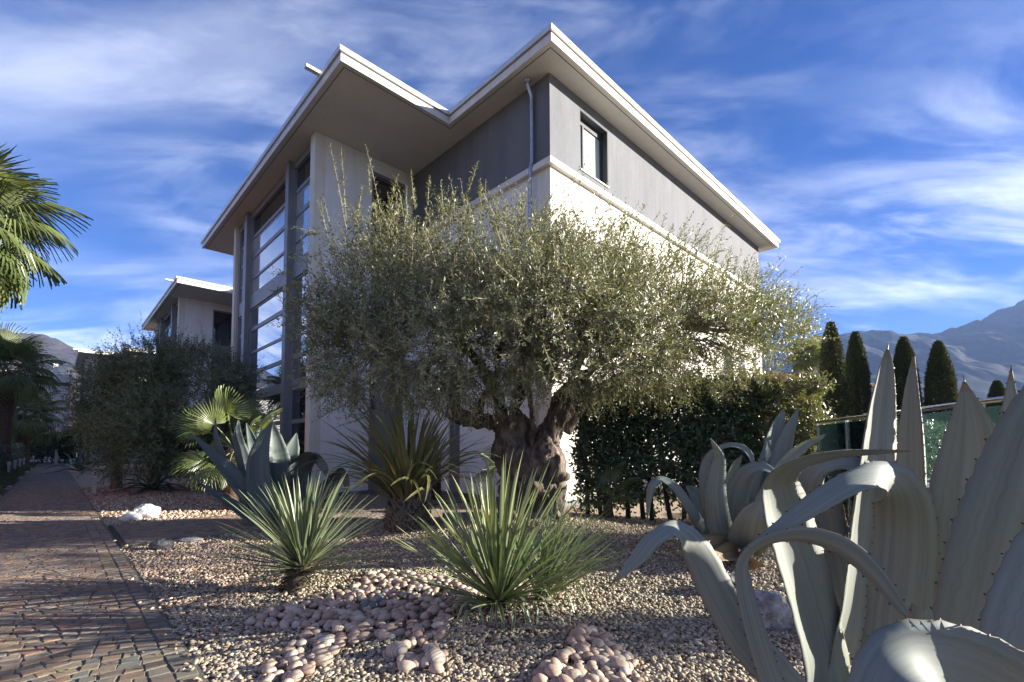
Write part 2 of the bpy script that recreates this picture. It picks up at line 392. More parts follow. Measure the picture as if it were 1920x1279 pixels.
# ---- porphyry cobbles
cob_cols = [(0.135, 0.112, 0.10), (0.205, 0.155, 0.12), (0.26, 0.185, 0.125), (0.15, 0.132, 0.118), (0.205, 0.185, 0.15), (0.23, 0.145, 0.10), (0.165, 0.132, 0.118), (0.28, 0.205, 0.135), (0.185, 0.168, 0.145)]
cob_m = stonemat('porphyry', cob_cols, 0.85, 0.5, 70, 0.3, 22, spec=0.12)
mortar_m = pm('sand_joint', (0.10, 0.085, 0.068), (0.16, 0.138, 0.11), 30, 0.95, 0.5, 120)
path = MB(); V = [st(-0.97, -3, 0.0185), st(0.655, -3, 0.0185), st(0.655, 57, 0.0185), st(-0.97, 57, 0.0185)]
path.add(V, [(0, 1, 2, 3)]); path = path.build('path', mortar_m); tag(path, 'cobbled porphyry path running straight between the beds', 'path', kind='structure')
sidep = MB(); sidep.box(0.662, 6.0, 8.03, 10.34, -0.05, 0.016); sidep.box(6.0, 7.66, 8.91, 12.24, -0.05, 0.016); sidep.box(4.9, 6.0, 10.34, 12.24, -0.05, 0.016)
sidep = sidep.build('side_path', mortar_m); tag(sidep, 'short cobbled side path leading to the entrance', 'path', kind='structure')
def cob_variant():
    k = rng.uniform(-0.12, 0.12, (4, 2)); b = np.array([(-.5, -.5), (.5, -.5), (.5, .5), (-.5, .5)]) * 0.97 + k * 0.7
    o = b * 0.995; top = b * 0.93 + rng.uniform(-.02, .02, (4, 2)); h = rng.uniform(-0.10, 0.10, 4)
    V = np.concatenate([np.c_[b, np.full(4, -0.02)], np.c_[o, 0.78 + h * .5], np.c_[top, 1.0 + h]])
    Fq = [(i, (i + 1) % 4, 4 + (i + 1) % 4, 4 + i) for i in range(4)] + [(4 + i, 4 + (i + 1) % 4, 8 + (i + 1) % 4, 8 + i) for i in range(4)] + [(8, 9, 10, 11)]
    return V, np.array(Fq)
cobv = [cob_variant() for _ in range(12)]
cobme = [mesh_np('cobble', v, f) for v, f in cobv]
def lay(s0, s1, t0, t1, wave, pitch=0.092, ok=None):
    out_ = []; t = t0
    while t < t1:
        s = s0 + rng.uniform(0, 0.05)
        while s < s1 - 0.03:
            w = min(rng.uniform(0.075, 0.13), s1 - s)
            if s1 - s - w < 0.05: w = s1 - s
            sm = s + w / 2; tm = t + wave * (abs(((sm - s0) / 0.55) % 1.0 - 0.5) * 2 - 0.5)
            ang = wave * 1.8 * (1 if ((sm - s0) / 0.55) % 1.0 > 0.5 else -1) * 2
            if ok is None or ok(sm, tm): out_.append((sm, tm, w - 0.004, pitch - 0.004 + rng.uniform(-.006, .004), ang + rng.uniform(-.05, .05), rng.uniform(0.0215, 0.0255)))
            s += w
        t += pitch
    return out_
cob = lay(-0.95, 0.42, 0.6, 26, 0.05)
for s in (0.475, 0.585):
    t = 0.6
    while t < 26:
        d = rng.uniform(0.11, 0.17); cob.append((s, t + d / 2, 0.10, d - 0.01, rng.uniform(-.03, .03), 0.024)); t += d
def vis(P): 
    x, y, z = proj(P); return z > 0.3 and -1100 < x < 2010 and y < 2300
cob = [c for c in cob if vis(st(c[0], c[1]))]
def in_view(c):
    x, y, z = proj(st(c[0], c[1])); return -40 < x < 1960 and y < 1310
cob.sort(key=lambda c: (not in_view(c), proj(st(c[0], c[1]))[2]))
def cob_mat(c):
    s, t, w, d, a, h = c; p = st(s, t, 0.001)
    return Matrix.Translation(Vector(p)) @ Matrix.Rotation(YAW + a, 4, 'Z') @ Matrix.Diagonal((w, d, h, 1))
for i, c in enumerate(cob[:300]):
    link('cobble', cobme[i % 12], cob_m, path, matrix=cob_mat(c) @ (Matrix.Rotation(math.pi * (i % 2), 4, 'Z')))
def cob_stuff(name, cs, parent, z=0.001):
    Vs, Fs, A, n = [], [], [], 0
    for i, c in enumerate(cs):
        v, f = cobv[int(rng.integers(12))]; s, t, w, d, a, h = c
        ca, sa = math.cos(YAW + a), math.sin(YAW + a); x, y = v[:, 0] * w, v[:, 1] * d; p = st(s, t)
        Vs.append(np.c_[x * ca - y * sa + p[0], x * sa + y * ca + p[1], v[:, 2] * h + z]); Fs.append(f + n); n += len(v)
        A.append(np.full(len(v), rng.random()))
    return world_obj(name, np.concatenate(Vs), np.concatenate(Fs), cob_m, parent, 'stuff', attr=np.concatenate(A))
cob_stuff('cobble_field', cob[300:], path)
side = lay(0.69, 7.6, 8.05, 12.2, 0.04, ok=lambda s, t: side_paving(s, t) and side_paving(s + .05, t) and side_paving(s - .03, t + .05) and side_paving(s - .03, t - .05))
side = [c for c in side if vis(st(c[0], c[1]))]
side.sort(key=lambda c: proj(st(c[0], c[1]))[2])
for i, c in enumerate(side[:300]):
    link('cobble', cobme[i % 12], cob_m, sidep, matrix=Matrix.Translation((0, 0, .002)) @ cob_mat(c))
cob_stuff('cobble_field', side[300:], sidep, 0.003)
# drain slot at the mouth of the side path
dr = MB(); dr.box(0.67, 0.735, 8.05, 10.3, 0.002, 0.031); d_ = dr.solo('drain_channel', pm('cast_iron', (0.006, 0.006, 0.007), (0.014, 0.014, 0.015), 20, 0.8), 'dark slotted drain channel across the mouth of the side path', 'drain', st(0.71, 9.2, 0))

# ---- the apartment buildings
def window_wall(root, s, t0, t1, ztop, rows_side, rows_mid, ground_z=0.12):
    """full height glazing between two piers, on the side facing the path"""
    fr = MB()
    fr.box(s + 0.10, s + 0.24, t0, t1, 9.46, ztop)                       # head
    for a, b in ((t0, t0 + 0.05), (t0 + 1.45, t0 + 1.50), (t0 + 1.76, t0 + 1.81), (t1 - 1.65, t1 - 1.60), (t1 - 1.28, t1 - 1.23), (t1 - 0.22, t1)):
        fr.box(s + 0.09, s + 0.24, a, b, ground_z, 9.46)
    W = fr.build('window_wall', M['frame'], root)
    for a, b in ((t0 + 1.50, t0 + 1.76), (t1 - 1.60, t1 - 1.28)):
        part('mullion', M['frame'], W, s - 0.05, s + 0.26, a, b, ground_z, 9.68)
    bays = [(t0 + 0.05, t0 + 1.45), (t0 + 1.81, t1 - 1.65), (t1 - 1.23, t1 - 0.22)]
    zs = [(9.46, 8.85, 'd'), (8.71, 8.14, 'b'), (7.99, 7.33, 'b'), (7.22, 6.72, 'b'), (6.67, 6.18, 's'), (6.11, 5.52, 'r'), (5.36, 4.67, 'r'), (4.56, 3.97, 'r'), (3.82, 3.25, 'r'), (2.93, 2.12, 'k'), (1.98, 1.05, 'k'), (0.92, 0.14, 'k')]
    for bi, (a, b) in enumerate(bays):
        for i, (z1, z0, k) in enumerate(zs):
            if k == 's':
                part('spandrel', M['frame'], W, s + 0.11, s + 0.2, a, b, z0, z1)
            else:
                mt = {'d': M['pane_dark'], 'b': M['pane_blind'], 'r': M['pane'], 'k': M['pane_dark']}[k]
                part('pane', mt, W, s + 0.175, s + 0.19, a, b, z0 - 0.012, z1 + 0.012)
            zn = zs[i + 1][0] if i + 1 < len(zs) else 0.12
            if z0 - zn > 0.005:
                part('transom', M['frame'], W, s + 0.150, s + 0.23, a, b, zn + 0.012, z0 - 0.012)
    return W
def recess_window(root, axis, c, a0, a1, z0, z1, depth, label=None, split=None, pane='pane_light'):
    """window set back in a wall; axis 't' = wall facing -t at t=c, 's' = wall facing -s at s=c"""
    def bxx(m, u0, u1, d0, d1, w0, w1):
        if axis == 't': m.box(u0, u1, c + d0, c + d1, w0, w1)
        else: m.box(c + d0, c + d1, u0, u1, w0, w1)
    m = MB(); w = 0.07
    bxx(m, a0, a0 + 0.02, 0.004, depth, z0, z1); bxx(m, a1 - 0.02, a1, 0.004, depth, z0, z1); bxx(m, a0 + .02, a1 - .02, 0.004, depth, z1 - 0.02, z1)
    bxx(m, a0 + .02, a0 + w, depth - .08, depth, z0, z1 - .02); bxx(m, a1 - w, a1 - .02, depth - .08, depth, z0, z1 - .02)
    bxx(m, a0 + w, a1 - w, depth - .08, depth, z1 - w - .1, z1 - .02); bxx(m, a0 + w, a1 - w, depth - .08, depth, z0, z0 + w)
    if split:
        bxx(m, split - .03, split + .03, depth - .08, depth, z0 + w, z1 - w - .1)
    win = m.build('window', M['frame_dark'], root)
    if label: win['label'] = label
    q = MB(); bxx(q, a0 + w, a1 - w, depth - .04, depth - .03, z0 + w, z1 - w - .1); q.build('pane', M[pane], win)
    q = MB(); bxx(q, a0 - 0.0, a1 + 0.0, -0.03, depth - .08, z0 - 0.035, z0 - 0.003); q.build('sill', M['fascia'], win)
    return win
def apartment(name, label, loc=(0, 0, 0)):
    b = thing(name, label, 'building', (0, 0, 0), 'grey and cream apartment buildings along the path')
    ZS = 9.685
    # walls of the stair wing (t 12.24 .. 20.07) and of the main block (s 7.661 .. 20.95, t 6.64 ..)
    w = MB(); w.box(4.668, 4.95, 12.24, 12.55, 0, ZS); w.build('pier', M['cream'], b)
    w = MB(); w.box(4.668, 4.95, 19.80, 20.07, 0, ZS); w.build('pier', M['cream'], b)
    window_wall(b, 4.668, 12.55, 19.80, ZS, None, None)
    w = MB(); w.box(4.95, 6.30, 12.243, 12.55, 0.12, ZS); w.box(7.39, 7.661, 12.243, 12.55, 0.12, ZS); w.box(6.30, 7.39, 12.243, 12.55, 9.30, ZS)
    w.build('stair_wing_wall', M['white_wall'], b)
    w = MB(); w.box(4.95, 7.661, 19.8, 20.066, 0, ZS); w.box(7.661, 20.95, 22.0, 22.3, 0, ZS); w.box(20.65, 20.95, 6.95, 22.0, 0, ZS); w.box(7.661, 7.95, 20.066, 22.0, 0, ZS)
    w.build('rear_wall', M['white_wall'], b)
    # tall recessed window strip in the wing's side wall
    m = MB(); m.box(6.30, 6.36, 12.26, 12.5, 0, 9.30); m.box(7.33, 7.39, 12.26, 12.5, 0, 9.30); m.box(6.36, 7.33, 12.26, 12.5, 9.22, 9.30)
    for z in (7.2, 6.3, 4.2, 3.2, 2.3): m.box(6.36, 7.33, 12.40, 12.5, z, z + 0.10)
    sw = m.build('window_strip', M['frame'], b)
    for z0, z1, k in ((7.3, 9.22, 'pane_dark'), (6.4, 7.2, 'frame'), (4.3, 6.3, 'pane_dark'), (3.3, 4.2, 'frame'), (2.4, 3.2, 'pane_dark'), (0.02, 2.3, 'frame')):
        part('pane' if k != 'frame' else 'door_panel' if z0 < 1 else 'spandrel', M[k], sw, 6.36, 7.33, 12.43, 12.46, z0, z1)
    # main block, lower storeys cream, top storey grey
    w = MB(); w.box(7.661, 7.95, 6.95, 9.86, 0.12, 7.53); w.box(7.661, 7.95, 10.35, 12.243, 0.12, 7.53); w.box(7.661, 7.95, 9.86, 10.35, 6.9, 7.53); w.build('lower_side_wall', M['white_wall'], b)
    m = MB(); m.box(7.70, 7.76, 9.86, 10.35, 0.0, 6.9); lw = m.build('window_strip', M['frame'], b)
    for k in range(3): part('pane', M['pane_dark'], lw, 7.685, 7.695, 9.90, 10.31, 0.9 + k * 2.0, 2.6 + k * 2.0)
    w = MB(); w.box(7.661, 20.95, 6.643, 6.95, 0.12, 7.53); w.build('lower_front_wall', M['cream'], b)
    w = MB(); w.box(7.663, 7.95, 6.95, 12.243, 7.71, ZS); w.build('upper_side_wall', M['grey_wall'], b)
    w = MB(); w.box(7.663, 8.75, 6.645, 6.95, 7.71, ZS); w.box(9.93, 20.95, 6.645, 6.95, 7.71, ZS); w.box(8.75, 9.93, 6.645, 6.95, 9.41, ZS); w.box(8.75, 9.93, 6.645, 6.95, 7.71, 7.92)
    w.build('upper_front_wall', M['grey_wall'], b)
    w = MB(); w.box(7.64, 20.97, 6.62, 6.95, 0, 0.12); w.box(7.64, 7.95, 6.95, 12.22, 0, 0.12); w.box(4.95, 6.30, 12.22, 12.55, 0, 0.12); w.box(7.39, 7.64, 12.22, 12.55, 0, 0.12)
    w.build('plinth', M['plinth'], b)
    c = MB(); c.box(7.54, 21.0, 6.53, 6.64, 7.53, 7.64); c.box(7.58, 21.0, 6.57, 6.64, 7.64, 7.705); c.box(7.61, 20.95, 6.64, 6.95, 7.53, 7.71)
    c.build('cornice', M['fascia'], b)
    c = MB(); c.box(7.54, 7.661, 6.64, 12.24, 7.531, 7.641); c.box(7.58, 7.661, 6.64, 12.24, 7.641, 7.706); c.box(7.661, 7.95, 6.95, 12.24, 7.532, 7.708)
    c.build('cornice', M['fascia'], b)
    recess_window(b, 't', 6.645, 8.755, 9.925, 7.93, 9.405, 0.26, 'small square window with a dark deep frame and pale curtain', 9.12)
    # roof: slab, two stepped fascia strips all round
    r = MB(); r.box(7.06, 21.53, 6.07, 22.88, ZS, 9.98); r.box(4.17, 7.06, 9.57, 22.88, ZS, 9.98); roof = r.build('roof', M['soffit'], b)
    edges = [((7.06, 21.55), (6.05, 6.05), 't'), ((7.04, 7.04), (6.05, 9.55), 's'), ((4.15, 7.04), (9.55, 9.55), 't'), ((4.15, 4.15), (9.57, 22.9), 's'), ((21.55, 21.55), (6.07, 22.9), 'e'), ((4.17, 21.53), (22.9, 22.9), 'n')]
    for z0, z1, o, k, nm in ((9.668, 9.845, 0.0, 'fascia', 'fascia'), (9.872, 9.99, 0.045, 'gutter', 'gutter')):
        m = MB()
        m.box(7.04 - o, 21.55 + o, 6.05 - o, 6.07 - o + .02, z0, z1)
        m.box(7.04 - o, 7.06 - o + .02, 6.07 - o + .02, 9.55 - o, z0, z1)
        m.box(4.15 - o, 7.06 - o + .02, 9.55 - o, 9.57 - o + .02, z0, z1)
        m.box(4.15 - o, 4.17 - o + .02, 9.57 - o + .02, 22.9 + o, z0, z1)
        m.box(21.53 + o - .02, 21.55 + o, 6.07 - o + .02, 22.9 + o, z0, z1)
        m.build(nm, M[k], roof)
    g_ = MB()
    for o_, w_ in ((0.13, 0.018),):
        g_.box(7.04 + o_, 21.3, 6.05 + o_, 6.05 + o_ + w_, 9.679, 9.69); g_.box(7.04 + o_, 7.04 + o_ + w_, 6.05 + o_ + w_, 9.55 + o_, 9.679, 9.69)
        g_.box(4.15 + o_, 7.04 + o_ + w_, 9.55 + o_, 9.55 + o_ + w_, 9.679, 9.69); g_.box(4.15 + o_, 4.15 + o_ + w_, 9.55 + o_ + w_, 22.7, 9.679, 9.69)
    g_.build('drip_groove', M['plinth'], roof)
    for s_ in (10.6, 14.2, 17.9):
        g_ = MB(); g_.box(s_, s_ + 0.03, 5.997, 6.004, 9.866, 9.996); g_.build('gutter_joint', M['steel'], roof)
    # downpipe with its swan neck
    p = MB(); e = 7.661 - 0.085
    p.tube([st(e - .13, 7.12, 9.68), st(e - .13, 7.12, 9.60), st(e - .10, 7.12, 9.50), st(e, 7.12, 9.36), st(e - .0, 7.12, 9.2), st(e, 7.12, 7.8), st(e - .06, 7.12, 7.6), st(e - .06, 7.12, 0)], 0.045, 10)
    p.lathe(st(e - .13, 7.12, 9.60), [(0.05, 0), (0.075, 0.02), (0.08, 0.075)], 12)
    dp = p.build('downpipe', M['steel'], b, smooth=True)
    for z in (9.05, 6.8, 4.5, 2.2):
        q = MB(); q.lathe(st(e - (0.06 if z < 7.5 else 0), 7.12, z), [(0.046, 0), (0.055, 0.0), (0.055, 0.04), (0.046, 0.04)], 12); q.build('bracket', M['steel'], dp)
    q = MB(); q.box(3.82, 4.3, 10.62, 10.74, 10.0, 10.07); q.build('roof_vent', M['fascia'], b)
    b.location = tuple(float(x) for x in loc)
    return b
def kids(o): return [c for c in bpy.data.objects if c.parent == o]
def copy_tree(o, parent=None):
    c = o.copy(); COL.objects.link(c); c.parent = parent
    ch = CH.get(o.name, [])
    for k in ch: copy_tree(k, c)
    return c
def index_children():
    CH.clear()
    for o in bpy.data.objects:
        if o.parent: CH.setdefault(o.parent.name, []).append(o)
CH = {}
main_b = apartment('apartment_building', 'large grey and cream apartment building with a corner downpipe right behind the old olive')
index_children()
b2 = copy_tree(main_b); b2.location = tuple(AX * 18.96); b2['label'] = 'second identical building further along, its pale side wall above the dark olive'
b3 = copy_tree(main_b); b3.location = tuple(AX * 45.5 - BX * 2.95); b3['label'] = 'most distant of the three look-alike buildings, its eave over the end of the path'

# ---- white house closing the path, red roofed house behind the hedge, orange house across the path
wb = thing('white_building', 'low white building closing the end of the path below the hill', 'building', st(-6, 64))
part('wall', M['white_wall'], wb, -16, 0.9, 64, 72, 0, 7.5)
part('string_course', M['fascia'], wb, -16.02, 0.92, 63.9, 64, 5.55, 5.85)
rf = part('roof', M['fascia'], wb, -16.6, 1.0, 63.3, 72.6, 7.75, 8.55)
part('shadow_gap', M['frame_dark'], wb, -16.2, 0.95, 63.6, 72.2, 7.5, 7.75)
part('chimney', M['fascia'], rf, -0.35, 0.0, 66, 66.35, 8.55, 10.0)
wn = part('window', M['frame'], wb, -3.4, -1.6, 63.94, 64, 2.4, 3.9); part('pane', M['pane_blind'], wn, -3.3, -1.7, 63.90, 63.93, 2.5, 3.8)

def tiled_house(name, label, c, rot, wx, wy, h, wallm, over=0.6, rise=1.6):
    c = np.array(c, float); o = thing(name, label, 'house', c)
    m = MB(); m.wbox(c + [0, 0, h / 2], (wx, wy, h), rot); m.build('wall', wallm, o)
    cr, sr = math.cos(rot), math.sin(rot); q = lambda x, y, z: c + np.array([x * cr - y * sr, x * sr + y * cr, z])
    X, Y = wx / 2 + over, wy / 2 + over; m = MB(); rx = X - Y if X > Y else 0.1
    for dz in (0,):
        V = [q(-X, -Y, h), q(X, -Y, h), q(X, Y, h), q(-X, Y, h), q(-X, -Y, h + .12), q(X, -Y, h + .12), q(X, Y, h + .12), q(-X, Y, h + .12), q(-rx, 0, h + rise), q(rx, 0, h + rise)]
        m.add(V, [(3, 2, 1, 0), (0, 1, 5, 4), (1, 2, 6, 5), (2, 3, 7, 6), (3, 0, 4, 7), (4, 5, 9, 8), (6, 7, 8, 9), (5, 6, 9), (7, 4, 8)])
    rf = m.build('roof', tile_m, o)
    m = MB()
    for k in range(int(2 * X / 0.42)):
        x = -X + 0.2 + k * 0.42
        for sg in (-1, 1):
            top = min(1.0, (X - abs(x)) / max(Y, .1)) if abs(x) > rx else 1.0
            if top < 0.08: continue
            m.tube([q(x, sg * Y, h + .14), q(x, sg * Y * (1 - top), h + .14 + (rise - .12) * top)], 0.09, 5, False)
    m.build('ridge_tiles', tile_m, rf, 'stuff')
    for k in (-0.28, 0.28):
        mm = MB(); mm.wbox(q(k * wx, -wy / 2 - 0.02, h * 0.6), (1.1, 0.05, 1.5), rot); wn = mm.build('window', M['frame_dark'], o)
        mm = MB(); mm.wbox(q(k * wx, -wy / 2 - 0.05, h * 0.6), (0.95, 0.02, 1.35), rot); mm.build('pane', M['pane'], wn)
    return o
tile_m = pm('clay_tiles', (0.16, 0.06, 0.035), (0.28, 0.11, 0.06), 9, 0.85, 0.4, 30)
orange_m = pm('orange_stucco', (0.62, 0.27, 0.11), (0.68, 0.31, 0.14), 1.5, 0.9, 0.2, 60)
dkroof_m = pm('brown_wall', (0.20, 0.08, 0.05), (0.26, 0.10, 0.06), 2, 0.9)
tiled_house('tiled_house', 'low house with dark clay roof tiles just showing between olive and cypresses', (13.0, 25.5, 0), R(8), 7, 6, 4.15, dkroof_m, 0.7, 1.3)
tiled_house('tiled_house', 'orange house with a tiled roof across the path, seen mirrored in the tall windows', st(-11, 19), YAW + R(90), 11, 9, 5.2, orange_m, 0.8, 1.8)

# ---- hills
def ridge(name, label, prof, Y0, depth, mat, seed):
    """prof: (x, height) of the skyline at depth Y0; slopes run down to the viewer and behind"""
    xs = np.array([p[0] for p in prof]); hs_ = np.array([p[1] for p in prof]); nx, ny = 420, 110
    X = np.linspace(xs[0], xs[-1], nx); H0 = np.interp(X, xs, hs_); V = []
    for j in range(ny):
        v = j / (ny - 1); y = Y0 - depth * 0.75 + depth * 1.0 * v; k = math.sin(min(v / 0.75, 1) * math.pi / 2) ** 1.1 if v < 0.75 else math.cos((v - .75) / .25 * math.pi / 2)
        for i in range(nx):
            n = mnoise.fractal(Vector((X[i] / Y0 * 9 + seed, y / Y0 * 9, seed)), 0.9, 2.0, 6)
            rg = mnoise.ridged_multi_fractal(Vector((X[i] / Y0 * 5 + seed, y / Y0 * 3.0, 3.3)), 0.9, 2.1, 5, 1.0, 2.0)
            hgt = H0[i] * k + H0[i] * 0.045 * n * (0.35 + k) + H0[i] * 0.11 * (rg - 1.2) * math.sin(min(1, v / 0.72) * math.pi)
            hf = mnoise.fractal(Vector((X[i] / Y0 * 42 + seed, y / Y0 * 42, seed)), 0.7, 2.0, 4)
            V.append((X[i] + 0.02 * Y0 * n, y, max(hgt + H0[i] * 0.016 * hf * (.3 + k), -2)))
    F = [(j * nx + i, j * nx + i + 1, (j + 1) * nx + i + 1, (j + 1) * nx + i) for j in range(ny - 1) for i in range(nx - 1)]
    o = world_obj(name, V, np.array(F), mat, smooth=True); tag(o, label, 'mountain', kind='structure'); return o
forest_m = pm('winter_forest', (0.006, 0.009, 0.008), (0.034, 0.03, 0.025), 0.02, 0.95, 1.0, 0.12, c3=(0.013, 0.016, 0.014), detail=12, spec=0.05)
brown_m = pm('brown_hillside', (0.022, 0.018, 0.017), (0.06, 0.046, 0.04), 0.022, 0.95, 1.0, 0.12, c3=(0.038, 0.03, 0.026), detail=12, spec=0.05)
def sky_pt(px, py, Y):
    P = at(px, py, Y); return float(P[0]), float(P[2])
YR = 1800.0
rp = [sky_pt(x, y, YR) for x, y in ((1180, 700), (1400, 655), (1540, 640), (1600, 645), (1640, 638), (1670, 634), (1700, 637), (1725, 637), (1755, 624), (1790, 627), (1808, 625), (1832, 609), (1870, 590), (1920, 566), (2000, 540), (2120, 535), (2300, 560), (2600, 620), (3000, 720))]
ridge('mountain', 'hazy blue wooded mountain rising behind the cypresses', rp, YR, 1300, forest_m, 1.7)
YL = 1000.0
lp = [sky_pt(x, y, YL) for x, y in ((-900, 700), (-500, 620), (-200, 600), (-60, 612), (0, 622), (40, 628), (60, 629), (95, 640), (125, 650), (160, 664), (230, 690), (330, 730), (480, 770))]
ridge('hill', 'bare brown hill above the white building at the end of the path', lp, YL, 620, brown_m, 5.1)

# ---- the winter haze between here and the mountains
hz_m = bpy.data.materials.new('haze_air'); hz_m.use_nodes = True; t_ = hz_m.node_tree; t_.nodes.clear()
vo = t_.nodes.new('ShaderNodeVolumePrincipled'); vo.inputs['Color'].default_value = (0.36, 0.55, 1.0, 1); vo.inputs['Density'].default_value = HAZE; vo.inputs['Anisotropy'].default_value = 0.0
mo = t_.nodes.new('ShaderNodeOutputMaterial'); t_.links.new(vo.outputs[0], mo.inputs['Volume'])
zt = max(max(v.co.z for v in bpy.data.objects[n_].data.vertices) for n_ in ('mountain', 'hill')) + 5
m = MB(); m.wbox((0, 3750, (zt - 1.05) / 2), (14200, 10700, zt + 1.05)); tag(m.build('haze', hz_m), 'pale blue winter haze in the valley air', 'haze', kind='stuff')
# ================================================================== PLANTS
# ---- shared leaf builders
def catmull(P, n):
    P = np.asarray(P, float); m = len(P)
    A = np.concatenate([[2 * P[0] - P[1]], P, [2 * P[-1] - P[-2]]]); u = np.linspace(0, m - 1 - 1e-9, n); i = u.astype(int); f = (u - i)[:, None]
    p0, p1, p2, p3 = A[i], A[i + 1], A[i + 2], A[i + 3]
    return 0.5 * (2 * p1 + (p2 - p0) * f + (2 * p0 - 5 * p1 + 4 * p2 - p3) * f * f + (3 * p1 - p0 - 3 * p2 + p3) * f ** 3)
def blade(P, W, Nrm, fold=0.25, thick=0.012, nc=7, teeth=0.0, tooth_gap=0.05, spine=0.03, wav=0.0):
    """a fleshy leaf: centre line P, full width W, upper-side normal Nrm per point; channel section, thickness, marginal teeth, end spine"""
    n = len(P); T = np.gradient(P, axis=0); T /= np.linalg.norm(T, axis=1)[:, None] + 1e-9
    S = np.cross(T, Nrm); S /= np.linalg.norm(S, axis=1)[:, None] + 1e-9; Nn = np.cross(S, T)
    us = np.linspace(-1, 1, nc); V, UV = [], []
    arc = np.concatenate([[0], np.cumsum(np.linalg.norm(np.diff(P, axis=0), axis=1))])
    jag = np.ones(n)
    for side in (0, 1):
        for i in range(n):
            w = W[i] / 2; th = thick * min(1.0, W[i] / (W.max() + 1e-9) + 0.15)
            for u in us:
                ww = w
                if abs(u) > 0.99 and wav: ww = w * (1 + wav * math.cos(arc[i] / tooth_gap * 2 * math.pi))
                h = fold * W[i] * (abs(u) ** 1.7) * 0.5
                off = h if side == 0 else h - th * (1 - abs(u) ** 3) - 0.0012
                V.append(P[i] + S[i] * ww * u + Nn[i] * off); UV.append(((u + 1) / 2, arc[i] / max(arc[-1], 1e-6)))
    F4, idx = [], []
    o = n * nc
    for i in range(n - 1):
        for k in range(nc - 1):
            a = i * nc + k
            F4.append((a, a + 1, a + nc + 1, a + nc)); F4.append((o + a, o + a + nc, o + a + nc + 1, o + a + 1))
        a = i * nc; F4.append((a, a + nc, o + a + nc, o + a)); a += nc - 1; F4.append((a, o + a, o + a + nc, a + nc))
    idx = [0] * len(F4); F3 = []
    if teeth:
        d = tooth_gap * 0.7
        while d < arc[-1] * 0.97:
            i = int(np.searchsorted(arc, d)); i = min(max(i, 1), n - 2)
            for u, k in ((-1, 0), (1, nc - 1)):
                e = V[i * nc + k]; out_ = S[i] * u + T[i] * 0.35; b = len(V); q = T[i] * teeth * 0.55
                V += [e - q, e + q, e + unit(out_) * teeth, e - Nn[i] * teeth * 0.4]; UV += [(0.5, 0)] * 4
                F3 += [(b, b + 1, b + 2), (b + 1, b + 3, b + 2), (b + 3, b, b + 2)]
            d += tooth_gap * rng.uniform(0.8, 1.2)
    if spine:
        b = len(V); tip = P[-1]; r = max(0.002, W[-1] * 0.45)
        for an in (0, 2.1, 4.2): V.append(tip - T[-1] * 0.006 + (S[-1] * math.cos(an) + Nn[-1] * math.sin(an)) * r); UV.append((.5, 1))
        V.append(tip + T[-1] * spine); UV.append((.5, 1))
        F3 += [(b, b + 1, b + 3), (b + 1, b + 2, b + 3), (b + 2, b, b + 3)]
    mi = [1] * len(F3) + [0] * len(F4)
    return np.array(V), [np.array(F3, np.int32).reshape(-1, 3), np.array(F4)], np.array(UV), mi
agave_m = leafmat('agave_skin', (0.178, 0.195, 0.168), (0.158, 0.158, 0.13), (0.205, 0.215, 0.184), 0.6, 0.05, 0.15, streak=True, imprint=True)
spine_m = pm('agave_spine', (0.05, 0.025, 0.018), None, rough=0.5)
agave_dk = leafmat('agave_skin_blue', (0.085, 0.105, 0.095), (0.085, 0.098, 0.088), (0.105, 0.125, 0.11), 0.5, 0.04, 0.3, streak=True)
agave_dead = leafmat('dry_agave_leaf', (0.26, 0.17, 0.09), (0.22, 0.14, 0.08), (0.33, 0.22, 0.12), 0.8, 0.05, 0.2, streak=True)
def agave_leaf(root, pts, mat=None, flip=1, fold=0.22, thick=0.014, n=34, teeth=0.007, gap=0.055, wav=0.03, spine=0.03, label=None, nc=7):
    """pts: (px, py, distance, width in the same pixels, turn of the blade about its own axis in degrees)"""
    q = np.array([(*at(p[0], p[1], p[2]), p[3] * p[2] / F_PX, p[4]) for p in pts])
    C = catmull(q, n); P = C[:, :3]; W = np.maximum(C[:, 3], 0.004); tw = np.radians(C[:, 4])
    T = np.gradient(P, axis=0); T /= np.linalg.norm(T, axis=1)[:, None]
    vd = P - CPOS; vd /= np.linalg.norm(vd, axis=1)[:, None]
    s0 = np.cross(T, vd); s0 /= np.linalg.norm(s0, axis=1)[:, None] + 1e-9
    for i in range(1, n):
        if s0[i] @ s0[i - 1] < 0: s0[i] = -s0[i]
    n0 = np.cross(s0, T); n0 *= np.sign(-(n0 * vd).sum(1))[:1, None] if False else np.where((n0[0] * vd[0]).sum() > 0, -1.0, 1.0)
    sd = np.cross(T, n0)
    Nn = n0 * np.cos(tw)[:, None] + sd * np.sin(tw)[:, None]
    Nn = Nn * flip
    V, F, UV, mi = blade(P, W, Nn, fold, thick, nc, teeth, gap, spine, wav)
    o = world_obj('leaf', V, F, [mat or agave_m, spine_m], root, uv=UV, midx=mi, smooth=True)
    if label: o['label'] = label
    return o

